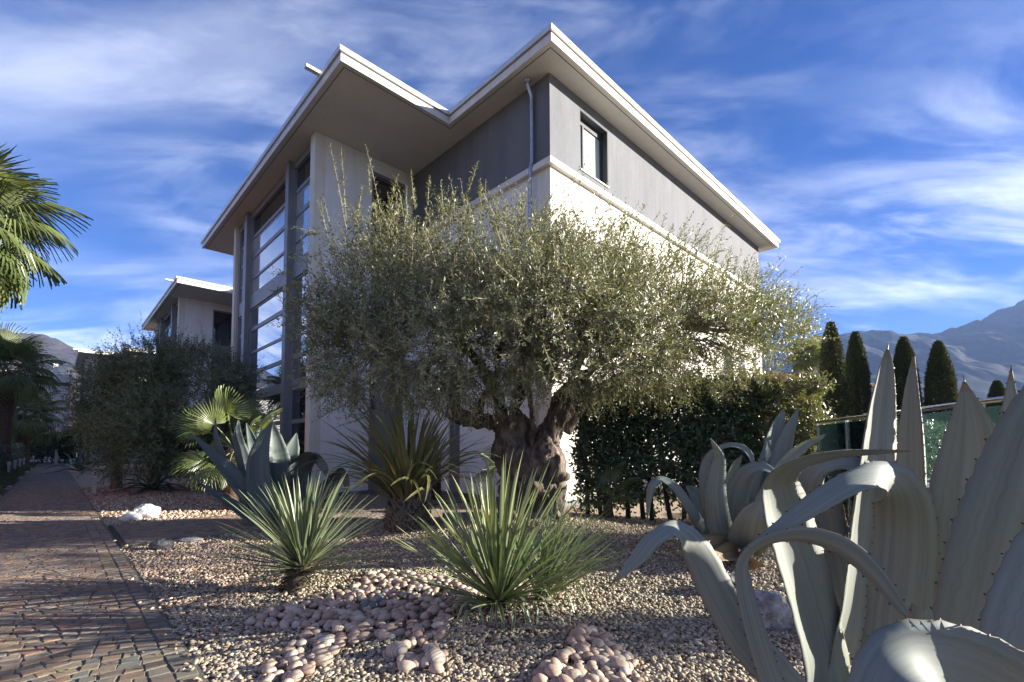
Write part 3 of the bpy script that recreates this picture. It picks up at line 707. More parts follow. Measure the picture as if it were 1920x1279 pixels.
# ---- foliage of small leaves on twigs (one mesh per crown)
def twigs(P, D, Ln, nleaf, ll, lw, curl=0.25, opp=True, up=0.0, lean=0.9, jit=0.35, stem_r=0.0):
    """P (n,3) twig bases, D (n,3) unit directions; returns leaf verts/quads, a random number per leaf, and stems"""
    n = len(P); k = nleaf
    t = (np.arange(k) + 0.5) / k
    side = np.cross(D, rng.normal(size=(n, 3))); side /= np.linalg.norm(side, axis=1)[:, None] + 1e-9
    b2 = np.cross(D, side)
    bend = rng.normal(size=(n, 3)) * curl; bend[:, 2] += up
    pos = P[:, None] + D[:, None] * (Ln[:, None, None] * t[None, :, None]) + bend[:, None] * (Ln[:, None, None] * (t ** 2)[None, :, None]) * 0.5
    tang = D[:, None] + bend[:, None] * t[None, :, None]; tang /= np.linalg.norm(tang, axis=2)[..., None]
    ang = (np.arange(k) // 2 * 1.5708 + (np.arange(k) % 2) * math.pi)[None] if opp else (np.arange(k) * 2.4)[None]
    ang = ang + rng.uniform(-.4, .4, (n, k)) + rng.uniform(0, 6.28, (n, 1))
    rad = side[:, None] * np.cos(ang)[..., None] + b2[:, None] * np.sin(ang)[..., None]
    ld = tang * lean + rad * (1.0) + rng.normal(size=(n, k, 3)) * jit; ld /= np.linalg.norm(ld, axis=2)[..., None]
    nr = np.cross(ld, np.cross(tang, ld) + rng.normal(size=(n, k, 3)) * 0.5); nr /= np.linalg.norm(nr, axis=2)[..., None] + 1e-9
    # leaf normal up the twig
    nr = tang - ld * (tang * ld).sum(2)[..., None] + rng.normal(size=(n, k, 3)) * 0.25
    nr -= ld * (nr * ld).sum(2)[..., None]; nr /= np.linalg.norm(nr, axis=2)[..., None] + 1e-9
    sd = np.cross(nr, ld)
    l = ll * rng.uniform(0.65, 1.15, (n, k, 1)) * (1 - 0.35 * (t[None, :, None] > 0.85)); w = lw * rng.uniform(0.75, 1.2, (n, k, 1))
    a = pos; m = pos + ld * l * 0.48 - nr * l * 0.03; tip = pos + ld * l - nr * l * 0.10
    V = np.stack([a, m + sd * w / 2 + nr * w * .12, tip, m - sd * w / 2 + nr * w * .12], axis=2).reshape(-1, 3)
    F = np.arange(n * k * 4).reshape(-1, 4)
    A = np.repeat(rng.random(n * k), 4)
    end = P + D * Ln[:, None] + bend * Ln[:, None] * 0.5
    mid = P + D * Ln[:, None] * .5 + bend * Ln[:, None] * 0.125
    return V, F, A, (P, mid, end)
def stems(P, mid, end, r):
    """three-sided twigs"""
    n = len(P); Vs = []
    d = end - P; d /= np.linalg.norm(d, axis=1)[:, None] + 1e-9
    x = np.cross(d, np.array([0.3, 0.5, 0.81])); x /= np.linalg.norm(x, axis=1)[:, None] + 1e-9; y = np.cross(d, x)
    rows = []
    for q, rr in ((P, r), (mid, r * 0.75), (end, r * 0.3)):
        for j in range(3):
            an = j * 2.0944; rows.append(q + (x * math.cos(an) + y * math.sin(an)) * rr)
    V = np.stack(rows, 1).reshape(-1, 3); base = (np.arange(n) * 9)[:, None]
    fs = []
    for i in (0, 3):
        for j in range(3):
            fs.append(base + np.array([[i + j, i + (j + 1) % 3, i + 3 + (j + 1) % 3, i + 3 + j]]))
    return V, np.concatenate(fs)
def blob_points(blobs, n, shell=0.55):
    """points spread through a union of ellipsoids (centre, radii), denser towards the outside; also outward directions"""
    vol = np.array([b[1][0] * b[1][1] * b[1][2] for b in blobs]) ** 0.8; pr = vol / vol.sum()
    ids = rng.choice(len(blobs), n, p=pr); u = rng.normal(size=(n, 3)); u /= np.linalg.norm(u, axis=1)[:, None]
    r = rng.random(n) ** shell
    c = np.array([b[0] for b in blobs])[ids]; rad = np.array([b[1] for b in blobs])[ids]
    return c + u * rad * r[:, None], u / rad * rad.mean(1)[:, None], r
def clumpy(P, scale, thr, seed):
    v = np.array([mnoise.noise(Vector((p[0] * scale + seed, p[1] * scale, p[2] * scale))) for p in P]); return v > thr

# ---- the old olive
bark_m = pm('olive_bark', (0.025, 0.018, 0.013), (0.22, 0.17, 0.125), 9, 0.9, 1.0, 26, c3=(0.10, 0.075, 0.055), detail=10, stretch=(1, 1, 0.45))
olive_leaf = leafmat('olive_leaf', (0.085, 0.10, 0.034), (0.25, 0.255, 0.15), (0.20, 0.20, 0.075), 0.40, 0.16, 0.5, tcol=(0.34, 0.35, 0.09))
twig_m = pm('olive_twig', (0.20, 0.17, 0.11), (0.30, 0.26, 0.17), 5, 0.8)
def bark_mesh(name, tubes, mat, parent, voxel, amp, freq, smooth_it=2):
    """trunk of merged tubes, grown together and furrowed"""
    m = MB()
    for P, r in tubes: m.tube(P, r, 12)
    V, F = m.arrays(); o = world_obj(name, V, F, mat, parent)
    md = o.modifiers.new('remesh', 'REMESH'); md.mode = 'VOXEL'; md.voxel_size = voxel
    ms = o.modifiers.new('smooth', 'SMOOTH'); ms.iterations = smooth_it; ms.factor = 0.5
    dg = bpy.context.evaluated_depsgraph_get(); me = bpy.data.meshes.new_from_object(o.evaluated_get(dg)); o.modifiers.clear(); old = o.data; o.data = me
    if len(me.materials) == 0: me.materials.append(mat)
    n = len(me.vertices); co = np.empty(n * 3); me.vertices.foreach_get('co', co); co = co.reshape(-1, 3); no = np.empty(n * 3); me.vertices.foreach_get('normal', no); no = no.reshape(-1, 3)
    for i in range(n):
        p = Vector(co[i]); q = Vector((p.x * freq, p.y * freq, p.z * freq * 0.4))
        d = mnoise.ridged_multi_fractal(q, 0.9, 2.1, 5, 1.0, 2.0) - 1.1
        kn = mnoise.noise(p * freq * 0.55)
        d2 = mnoise.ridged_multi_fractal(Vector((p.x * freq * 2.9, p.y * freq * 2.9, p.z * freq * 1.3)), 0.9, 2.1, 4, 1.0, 2.0) - 1.1
        co[i] += no[i] * (amp * 0.6 * d + amp * 1.3 * kn + amp * 0.28 * d2)
    me.vertices.foreach_set('co', co.ravel()); me.polygons.foreach_set('use_smooth', np.ones(len(me.polygons), bool)); me.update(); return o
TY = 7.35
def olive_tree():
    base = np.array([0.34, TY, 0.2]); o = thing('olive_tree', 'old olive tree with thick gnarled trunk and wide silvery crown before the building', 'olive tree', base)
    A = lambda px, py, Y=TY: at(px, py, Y)
    tb = []
    # main stem: two strands that grow together, root flares
    tb.append(([A(990, 1010), A(985, 960), A(975, 900), A(968, 850), A(960, 800), A(945, 770)], [0.46, 0.36, 0.31, 0.33, 0.30, 0.20]))
    tb.append(([A(1045, 1015, TY - .1), A(1035, 960, TY - .12), A(1022, 900, TY - .18), A(1030, 868, TY - .2), A(1020, 830, TY - .1), A(1050, 770), A(1072, 720)], [0.36, 0.27, 0.26, 0.31, 0.22, 0.17, 0.12]))
    tb.append(([A(1010, 960, TY - .15), A(1040, 985, TY - .3), A(1085, 1000, TY - .5)], [0.25, 0.17, 0.08]))
    tb.append(([A(970, 960, TY - .1), A(950, 990, TY - .25), A(930, 1010, TY - .4)], [0.25, 0.17, 0.08]))
    tb.append(([A(1020, 880, TY - .3), A(1046, 872, TY - .38), A(1050, 895, TY - .36)], [0.14, 0.15, 0.1]))
    tb.append(([A(1000, 905, TY - .38), A(1012, 930, TY - .38)], [0.12, 0.1]))
    tr = bark_mesh('trunk', tb, bark_m, o, 0.024, 0.085, 4.5)
    def limb(pts, r):
        P = catmull(np.array([A(*p) for p in pts]), 4 * len(pts)); P[1:-1] += rng.normal(size=(len(P) - 2, 3)) * 0.012
        m = MB(); m.tube(P, np.linspace(r[0], r[1], len(P)) * (1 + 0.12 * rng.normal(size=len(P))), 9); return m.build('limb', bark_m, o, smooth=True)
    limb([(965, 815), (935, 795), (900, 790), (868, 783), (840, 772)], (0.16, 0.10))
    limb([(870, 782), (858, 760, TY - .2), (842, 735, TY - .3), (800, 690, TY - .5)], (0.055, 0.03))
    limb([(895, 790), (905, 750), (930, 700, TY - .2), (940, 640, TY - .3), (930, 560, TY - .5)], (0.06, 0.025))
    limb([(940, 790), (930, 730), (880, 660), (800, 600), (720, 560)], (0.10, 0.03))
    limb([(955, 790), (975, 730), (985, 660), (970, 560), (960, 450)], (0.11, 0.03))
    limb([(1000, 838, TY - .2), (998, 780, TY - .25), (992, 730, TY - .3), (1010, 650, TY - .5), (1030, 560, TY - .6)], (0.055, 0.025))
    limb([(1045, 800), (1065, 740), (1110, 690), (1180, 640), (1260, 580)], (0.12, 0.03))
    limb([(1060, 810), (1085, 770), (1120, 730), (1200, 690), (1320, 650)], (0.10, 0.03))
    limb([(1035, 830, TY - .25), (1040, 780, TY - .3), (1062, 735, TY - .4), (1090, 640, TY - .7), (1100, 560, TY - .8)], (0.055, 0.02))
    limb([(1070, 770), (1080, 690, TY + .4), (1130, 600, TY + .6), (1150, 480, TY + .6)], (0.09, 0.03))
    limb([(960, 800), (930, 740, TY + .5), (860, 620, TY + .8), (840, 480, TY + .7)], (0.09, 0.03))
    # crown
    def B(px, py, dY, rx, rz, ry): 
        Y = TY + dY; return (at(px, py, Y), (rx * Y / F_PX, ry, rz * Y / F_PX))
    blobs = [B(680, 565, -0.1, 105, 100, 1.0), B(700, 650, -0.4, 115, 95, 0.9), B(750, 500, 0.1, 105, 85, 1.1), B(855, 505, 0.0, 120, 80, 1.4), B(860, 590, -0.7, 140, 100, 1.4), B(830, 670, -0.9, 150, 80, 1.0),
             B(980, 500, 0.0, 115, 75, 1.5), B(1000, 580, -0.9, 150, 100, 1.5), B(990, 655, -1.2, 130, 65, 0.9), B(1100, 525, 0.0, 115, 80, 1.5), B(1130, 590, -0.7, 140, 95, 1.5), B(1130, 665, -0.9, 130, 62, 1.1),
             B(1230, 555, 0.0, 110, 75, 1.3), B(1260, 625, -0.4, 130, 80, 1.3), B(1350, 590, 0.1, 95, 65, 1.1), B(1390, 650, 0.0, 100, 60, 1.0), B(1445, 615, 0.2, 60, 45, 0.7), B(622, 620, -0.2, 52, 75, 0.7), B(740, 722, -0.6, 110, 42, 0.8), B(1270, 698, -0.5, 120, 36, 0.8),
             B(655, 705, -0.4, 85, 40, 0.6), B(880, 735, -0.9, 90, 28, 0.6), B(1090, 712, -1.1, 90, 30, 0.6), B(1180, 715, -0.8, 100, 34, 0.7)]
    P, out_, r = blob_points(blobs, 17500, 0.40)
    keep = clumpy(P, 1.7, -0.17, 3.0); P, out_, r = P[keep], out_[keep], r[keep]
    lowp = P[:, 2] < 2.6
    D = out_ * 0.75 + np.array([0.12, 0, 0.55]) + rng.normal(size=P.shape) * 0.33
    D[lowp] = out_[lowp] * 0.9 + np.array([0.1, 0, -0.05]) + rng.normal(size=(lowp.sum(), 3)) * 0.4
    D /= np.linalg.norm(D, axis=1)[:, None]; Ln = rng.uniform(0.20, 0.46, len(P)) 
    V, F, A_, S = twigs(P, D, Ln, 13, 0.076, 0.019, 0.3)
    # long water shoots breaking the outline
    tops = [(650, 420, 235), (690, 360, 300), (720, 400, 262), (870, 350, 190), (905, 370, 300), (790, 400, 340), (630, 470, 330), (600, 560, 440), (560, 580, 520), (540, 600, 545), (1070, 380, 285), (1110, 400, 330), (1165, 430, 345), (1250, 450, 395), (1300, 480, 405), (1370, 530, 455), (1420, 560, 485), (1450, 580, 560), (1480, 590, 575), (1490, 620, 590), (850, 380, 330), (950, 370, 320), (1010, 370, 330), (820, 390, 345), (740, 430, 350), (1180, 420, 370), (1330, 520, 440), (1400, 560, 500), (1470, 560, 540), (1490, 640, 620)]
    sp, sd, sl = [], [], []
    for (px, py, ty) in tops:
        for k in range(int(rng.integers(0, 3)) + (1 if py > 430 else 0)):
            p = at(px + rng.uniform(-18, 18), py + rng.uniform(-10, 20), TY + rng.uniform(-.5, .4)); h = (py - ty) * TY / F_PX * rng.uniform(0.55 if k else 1.0, 1.0)
            d = unit(np.array([(px - 960) / 900 + rng.normal() * .12 + 0.05, rng.normal() * .15, 1.0 if px < 1200 else 0.7]))
            sp.append(p); sd.append(d); sl.append(max(h, .25) * 1.05)
    sp, sd, sl = np.array(sp), np.array(sd), np.array(sl)
    for rep in range(1):
        V2, F2, A2, S2 = twigs(sp, sd, sl, 30, 0.072, 0.018, 0.16)
    # fine hanging sprays at the left edge and below
    q = [(540, 560), (548, 590), (575, 650), (560, 520), (590, 690), (620, 735), (590, 480), (640, 760), (700, 770), (600, 430), (1500, 640), (1460, 690)]
    tp = np.array([at(x + rng.uniform(-10, 25), y + rng.uniform(-15, 15), TY - .1 + rng.uniform(-.4, .4)) for x, y in q for _ in range(4)])
    td = np.array([unit((-.8 if p[0] < 0 else .8, rng.normal() * .3, rng.uniform(-.4, .35))) for p in tp])
    V3, F3, A3, S3 = twigs(tp, td, rng.uniform(.25, .5, len(tp)), 18, 0.070, 0.018, 0.4)
    ex = [(652, 420, 275), (660, 420, 330), (724, 400, 295), (872, 380, 235), (905, 380, 315)]
    bp_ = np.array([at(a, b_ + 60, TY + rng.uniform(-.3, .2)) for a, b_, c_ in ex]); hh = np.array([(b_ + 60 - c_) * TY / F_PX for a, b_, c_ in ex]); V4, F4, A4, S4 = twigs(bp_, np.array([unit((rng.normal() * .06, rng.normal() * .1, 1)) for _ in ex]), hh * .9, 70, 0.092, 0.026, 0.12, True, 0.0, 0.7)
    V2, F2, A2 = np.concatenate([V2, V4]), np.concatenate([F2, F4 + len(V2)]), np.concatenate([A2, A4]); S2 = [np.concatenate([S2[i], S4[i]]) for i in range(3)]
    n1, n2 = len(V), len(V) + len(V2)
    world_obj('crown', np.concatenate([V, V2, V3]), np.concatenate([F, F2 + n1, F3 + n2]), olive_leaf, o, 'stuff', attr=np.concatenate([A_, A2, A3]))
    Vs, Fs = stems(*[np.concatenate([S[i][::2], S2[i], S3[i]]) for i in range(3)], 0.0045)
    world_obj('twigs', Vs, Fs, twig_m, o, 'stuff')
    # branchlets that carry the twigs
    sel = rng.choice(len(P), 330, replace=False); c0 = np.array([A(985, 700), A(880, 640), A(1120, 640), A(1260, 610), A(760, 600)])
    m = MB()
    for i in sel:
        a = c0[np.argmin(((c0 - P[i]) ** 2).sum(1))]; b = P[i]; mid_ = (a + b) / 2 + np.array([0, 0, 0.1]) + rng.normal(size=3) * 0.15
        m.tube(catmull(np.array([a + (b - a) * rng.uniform(.1, .5), mid_ * .6 + b * .4, b]), 6), np.linspace(0.016, 0.005, 6), 4, False)
    m.build('branchlets', twig_m, o, 'stuff')
    return o
olive_tree()

def small_olive(px, py, Y, blobs_px, ntw, label, stem_px, leafm):
    base = ground(*stem_px[0]); o = thing('olive_tree', label, 'olive tree', base, None)
    sY = base[1]
    P = [base] + [at(x, y, sY) for x, y in stem_px[1:]]; m = MB(); m.tube(catmull(np.array(P), 10), np.linspace(0.17, 0.09, 10) * (1 + .1 * rng.normal(size=10)), 9); m.build('trunk', bark_m, o, smooth=True)
    top = P[-1]
    for k in range(7):
        an = k * 0.9; e = top + np.array([math.cos(an) * 1.2, math.sin(an) * 1.0, rng.uniform(.9, 1.7)]); m = MB(); m.tube(catmull(np.array([top - [0, 0, .15], (top + e) / 2 + rng.normal(size=3) * .15, e]), 8), np.linspace(0.07, 0.02, 8), 6); m.build('limb', bark_m, o, smooth=True)
    blobs = [(at(x, y, Y + d), (rx * Y / F_PX, ry, rz * Y / F_PX)) for x, y, d, rx, rz, ry in blobs_px]
    P, out_, r = blob_points(blobs, ntw * 2, 0.4); k = clumpy(P, 0.8, -0.25, 9.0); P, out_ = P[k], out_[k]
    D = out_ * 0.8 + np.array([0.05, 0, 0.4]) + rng.normal(size=P.shape) * 0.35; D /= np.linalg.norm(D, axis=1)[:, None]
    V, F, A, S = twigs(P, D, rng.uniform(.3, .6, len(P)), 16, 0.09, 0.026, 0.4)
    sp = np.array([at(x + rng.uniform(-8, 8), y, Y + rng.uniform(-.8, .6)) for x, y in ((255, 650), (280, 650), (300, 655), (335, 660), (350, 665), (380, 670), (400, 680), (235, 665), (215, 680), (415, 690), (365, 668), (320, 650))])
    V2, F2, A2, S2 = twigs(sp, np.array([unit((rng.normal() * .2, rng.normal() * .2, 1)) for _ in sp]), rng.uniform(.5, 1.1, len(sp)), 24, 0.085, 0.02, .2)
    n = len(V); world_obj('crown', np.concatenate([V, V2]), np.concatenate([F, F2 + n]), leafm, o, 'stuff', attr=np.concatenate([A, A2]))
    Vs, Fs = stems(*[np.concatenate([S[i][::2], S2[i]]) for i in range(3)], 0.0032); world_obj('twigs', Vs, Fs, twig_m, o, 'stuff'); return o
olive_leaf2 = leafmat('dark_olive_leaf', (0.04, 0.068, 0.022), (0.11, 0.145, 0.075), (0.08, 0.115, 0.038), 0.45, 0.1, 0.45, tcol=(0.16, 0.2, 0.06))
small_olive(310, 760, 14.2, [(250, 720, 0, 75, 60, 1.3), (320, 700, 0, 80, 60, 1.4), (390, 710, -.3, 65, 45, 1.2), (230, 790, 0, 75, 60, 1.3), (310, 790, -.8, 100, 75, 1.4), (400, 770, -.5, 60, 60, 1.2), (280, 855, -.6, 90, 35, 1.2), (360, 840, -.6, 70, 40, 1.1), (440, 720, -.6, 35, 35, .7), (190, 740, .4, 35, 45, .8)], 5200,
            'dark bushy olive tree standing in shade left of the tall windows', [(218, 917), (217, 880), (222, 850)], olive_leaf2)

# ---- agaves
def soil_base(px, py): 
    P = ground(px, py); P[2] = gz(P[0], P[1]); return P
def near_agave():
    o = thing('agave', 'huge pale grey-green agave with arching toothed leaves filling the near corner', 'agave', (1.25, 1.62, 0))
    L_ = lambda *a, **k: agave_leaf(o, a, **k)
    # tall blades, far to near
    L_((1560, 1420, 2.0, 70, 20), (1575, 1279, 2.05, 82, 42), (1600, 1130, 2.1, 96, 52), (1612, 1000, 2.15, 98, 55), (1628, 880, 2.15, 94, 55), (1642, 770, 2.15, 70, 55), (1655, 700, 2.12, 38, 50), (1664, 655, 2.1, 5, 30), fold=0.38, n=54)
    L_((1600, 1420, 2.3, 60, 0), (1680, 1200, 2.35, 46, -25), (1716, 1060, 2.4, 52, -30), (1724, 930, 2.42, 54, -35), (1722, 830, 2.42, 46, -35), (1716, 740, 2.4, 26, -30), (1714, 668, 2.38, 4, -30), fold=0.9, n=54, teeth=0.008)
    L_((1700, 1460, 1.75, 100, 0), (1765, 1279, 1.75, 112, 0), (1795, 1120, 1.75, 122, 0), (1812, 980, 1.74, 122, 0), (1820, 870, 1.72, 98, 0), (1818, 790, 1.7, 58, 0), (1808, 716, 1.68, 5, 0), fold=0.30, n=54)
    L_((1760, 1500, 1.5, 120, 0), (1830, 1300, 1.5, 150, 5), (1868, 1150, 1.5, 172, 8), (1905, 1010, 1.48, 182, 10), (1935, 890, 1.46, 160, 10), (1965, 770, 1.44, 110, 10), (2000, 640, 1.42, 8, 10), fold=0.34, n=54, teeth=0.008, gap=0.07)
    L_((1800, 1500, 1.8, 60, -20), (1890, 1150, 1.82, 60, -25), (1902, 960, 1.84, 58, -30), (1903, 820, 1.84, 42, -30), (1896, 695, 1.84, 4, -30), fold=0.6, n=44)
    # two channelled leaves folding over at the top, left of centre
    L_((1530, 1420, 1.95, 84, 20), (1540, 1279, 2.0, 94, 40), (1512, 1150, 2.05, 114, 48), (1480, 1040, 2.05, 124, 50), (1455, 950, 2.05, 116, 50), (1452, 900, 2.0, 76, 50), (1490, 868, 1.92, 46, 58), (1560, 850, 1.88, 30, 60), (1630, 846, 1.86, 18, 55), (1698, 846, 1.84, 3, 40), fold=0.36, n=60, thick=0.012)
    L_((1600, 1420, 2.25, 80, 10), (1590, 1279, 2.25, 84, 20), (1555, 1130, 2.3, 92, 25), (1528, 1000, 2.3, 96, 20), (1520, 920, 2.28, 92, -5), (1545, 880, 2.2, 70, -48), (1600, 874, 2.12, 46, -58), (1665, 905, 2.1, 26, -50), (1700, 960, 2.1, 4, -40), fold=0.40, n=60)
    # the broad leaf that rises, bends over to the left and runs down to a point
    L_((1640, 1440, 1.85, 90, 0), (1672, 1250, 1.85, 96, 0), (1690, 1100, 1.82, 96, 0), (1698, 990, 1.78, 92, 5), (1690, 925, 1.68, 86, 25), (1655, 892, 1.56, 66, 48), (1600, 898, 1.50, 54, 38), (1530, 940, 1.47, 42, 22), (1460, 990, 1.46, 24, 10), (1392, 1032, 1.45, 3, 0), fold=-0.28, n=64, thick=0.012)
    # slender arm that bends and points right
    L_((1500, 1400, 1.42, 44, 30), (1450, 1279, 1.42, 42, 20), (1418, 1180, 1.42, 38, 20), (1398, 1095, 1.42, 34, 35), (1400, 1050, 1.40, 34, 60), (1440, 1018, 1.37, 36, 62), (1510, 1008, 1.34, 42, 50), (1580, 1030, 1.31, 44, 35), (1640, 1080, 1.29, 34, 25), (1685, 1135, 1.28, 20, 15), (1716, 1172, 1.27, 3, 10), fold=-0.30, n=64, thick=0.010, label='slender leaf bent over to the right, streaked with cream')
    # far left arm with its tip hanging
    L_((1560, 1400, 1.5, 72, 12), (1468, 1279, 1.5, 70, 8), (1400, 1200, 1.5, 68, 8), (1352, 1120, 1.5, 64, 8), (1318, 1050, 1.5, 60, 15), (1290, 1006, 1.48, 54, 40), (1256, 990, 1.44, 48, 58), (1222, 1010, 1.41, 38, 35), (1192, 1050, 1.40, 26, 10), (1150, 1092, 1.40, 3, 0), fold=-0.25, n=64, thick=0.010)
    # near arched leaf at the bottom edge
    L_((2060, 1470, 1.10, 130, 0), (1960, 1345, 1.08, 140, -10), (1870, 1278, 1.05, 145, -14), (1785, 1242, 1.02, 140, -10), (1710, 1240, 0.98, 130, 5), (1662, 1285, 0.95, 110, 10), (1630, 1390, 0.94, 100, 0), (1635, 1480, 0.94, 40, 0), fold=0.10, n=54, thick=0.014, teeth=0.005)
    L_((1900, 1440, 1.2, 120, 0), (1930, 1279, 1.22, 146, 0), (1960, 1150, 1.24, 150, 0), (2010, 1010, 1.26, 120, 0), (2060, 880, 1.28, 8, 0), fold=0.3, n=44)
    m = MB(); m.lathe((1.25, 1.62, -0.05), [(0.19, 0), (0.20, 0.12), (0.15, 0.28), (0.05, 0.4), (0.005, 0.42)], 14); m.build('stem', agave_m, o, smooth=True)
    return o
near_agave()
def mid_agave():
    o = thing('agave', 'medium agave with curled narrow leaves in front of the hedge', 'agave', soil_base(1392, 1038)); Y = 5.75
    def L_(*a, **k):
        agave_leaf(o, [(x, y, Y + d, w, tw) for x, y, d, w, tw in a], teeth=0.012, gap=0.06, n=30, **k)
    L_((1360, 1025, 0, 34, 0), (1325, 1000, -.1, 28, 20), (1300, 960, -.3, 22, 30), (1270, 915, -.4, 20, 40), (1242, 897, -.5, 18, 50), (1222, 908, -.55, 16, 30), (1216, 940, -.55, 10, 10), (1214, 974, -.55, 2, 0), fold=-.3)
    L_((1350, 1015, .2, 30, 0), (1325, 970, .3, 34, 10), (1305, 930, .35, 30, 15), (1286, 911, .35, 4, 20), fold=.3)
    L_((1360, 1020, 0, 32, 0), (1338, 970, -.05, 30, -20), (1326, 910, -.1, 27, -25), (1328, 868, -.1, 24, -40), (1345, 845, -.15, 20, -60), (1375, 836, -.2, 17, -60), (1402, 848, -.25, 14, -40), (1414, 876, -.25, 3, -20), fold=.35)
    L_((1372, 1028, -.3, 44, 0), (1350, 985, -.4, 42, 0), (1342, 930, -.5, 38, 5), (1346, 885, -.55, 30, 10), (1348, 855, -.6, 18, 0), (1332, 822, -.65, 2, 0), fold=-.3)
    L_((1375, 1010, .1, 30, 20), (1364, 960, .1, 30, 45), (1366, 905, .05, 28, 48), (1376, 872, 0, 22, 50), (1392, 854, -.05, 3, 40), fold=.4)
    L_((1385, 1015, -.2, 50, 0), (1378, 970, -.25, 48, -10), (1384, 925, -.3, 44, -15), (1402, 890, -.4, 36, -35), (1430, 878, -.5, 26, -50), (1462, 892, -.55, 4, -40), fold=.35)
    L_((1395, 1000, .2, 48, 0), (1395, 950, .25, 44, 0), (1408, 900, .3, 34, 0), (1432, 862, .35, 4, 0), fold=.35)
    L_((1400, 1020, .1, 50, 20), (1425, 950, .3, 52, 35), (1437, 880, .5, 50, 35), (1450, 820, .7, 36, 35), (1470, 766, .8, 3, 0), fold=.4)
    L_((1410, 1010, .1, 40, 0), (1445, 930, .3, 36, -15), (1465, 860, .5, 32, -15), (1480, 810, .6, 22, -15), (1497, 766, .7, 3, -10), fold=.5)
    L_((1410, 1000, .1, 40, 0), (1440, 920, .1, 36, 30), (1470, 868, .1, 32, 40), (1505, 836, .1, 24, 45), (1530, 824, .1, 14, 45), (1547, 815, .1, 3, 40), fold=.3)
    L_((1405, 1020, -.3, 56, 0), (1420, 985, -.5, 54, 0), (1445, 950, -.7, 44, 10), (1480, 935, -.9, 30, 30), (1520, 950, -1.0, 4, 30), fold=.3)
    L_((1395, 1030, -.4, 60, 0), (1400, 1000, -.6, 58, 0), (1412, 965, -.75, 44, 5), (1432, 935, -.8, 4, 10), fold=.4)
    for a in (((1380, 1030, -.2, 40, 0), (1350, 1022, -.5, 34, 30), (1318, 1014, -.7, 24, 50), (1296, 1010, -.8, 4, 50)), ((1385, 1034, -.4, 44, 0), (1365, 1040, -.7, 40, 30), (1340, 1046, -.9, 24, 40), (1318, 1050, -1, 4, 40)), ((1395, 1034, -.4, 44, 0), (1400, 1046, -.7, 42, 30), (1412, 1054, -.9, 26, 40), (1430, 1058, -1, 4, 40))):
        L_(*a, mat=agave_dead, fold=.25, label='dry brown leaf lying on the gravel')
mid_agave()
def left_agave():
    o = thing('agave', 'blue-green agave with upright leaves beside the side path, behind a yucca', 'agave', soil_base(512, 990)); Y = 8.0
    def L_(*a, **k):
        agave_leaf(o, [(x, y, Y + d, w, tw) for x, y, d, w, tw in a], teeth=0.012, gap=0.07, n=26, mat=agave_dk, **k)
    L_((500, 985, 0, 30, 0), (478, 950, -.1, 30, 10), (445, 902, -.2, 30, 10), (410, 862, -.3, 22, 10), (358, 813, -.5, 2, 10), fold=.3)
    L_((495, 980, .1, 26, 0), (455, 920, .1, 20, -30), (425, 865, .1, 17, -40), (408, 822, .1, 11, -40), (404, 785, .1, 2, -30), fold=.5)
    L_((500, 980, .1, 32, 0), (478, 920, .2, 30, 0), (456, 860, .2, 26, 5), (446, 820, .2, 16, 5), (447, 788, .2, 2, 5), fold=.4)
    L_((505, 980, .4, 32, 0), (490, 900, .5, 26, 0), (476, 840, .5, 22, 0), (462, 793, .5, 2, 0), fold=.4)
    L_((512, 985, -.1, 44, 0), (492, 930, -.1, 46, -10), (486, 870, -.1, 40, -15), (495, 825, -.05, 24, -15), (511, 789, 0, 2, -10), fold=.35)
    L_((518, 985, 0, 50, 0), (515, 930, .1, 54, 10), (520, 870, .15, 46, 10), (516, 825, .2, 26, 5), (511, 792, .2, 2, 5), fold=.4)
    L_((525, 985, .1, 36, 0), (545, 910, .2, 32, 20), (552, 872, .2, 28, 40), (572, 853, .1, 24, 60), (595, 860, 0, 18, 40), (612, 892, -.1, 2, 20), fold=.3)
    L_((525, 985, .0, 36, 0), (556, 930, -.1, 30, 0), (570, 880, -.15, 28, 40), (590, 854, -.2, 24, 60), (606, 872, -.25, 18, 30), (618, 900, -.3, 2, 10), fold=.3)
    L_((530, 985, 0, 36, 0), (580, 950, -.1, 30, 10), (618, 905, -.2, 26, 20), (640, 882, -.25, 20, 50), (650, 905, -.3, 12, 20), (653, 942, -.3, 2, 0), fold=.3)
    L_((500, 985, -.1, 32, 0), (462, 965, -.2, 26, 30), (420, 938, -.3, 20, 40), (370, 903, -.4, 2, 40), fold=.3)
    L_((520, 985, -.3, 46, 0), (535, 950, -.5, 44, 0), (548, 920, -.6, 34, 20), (560, 905, -.7, 4, 40), fold=.3)
    L_((512, 985, .2, 44, 0), (525, 900, .4, 40, 0), (545, 850, .5, 30, 0), (556, 812, .6, 2, 0), fold=.3)
left_agave()
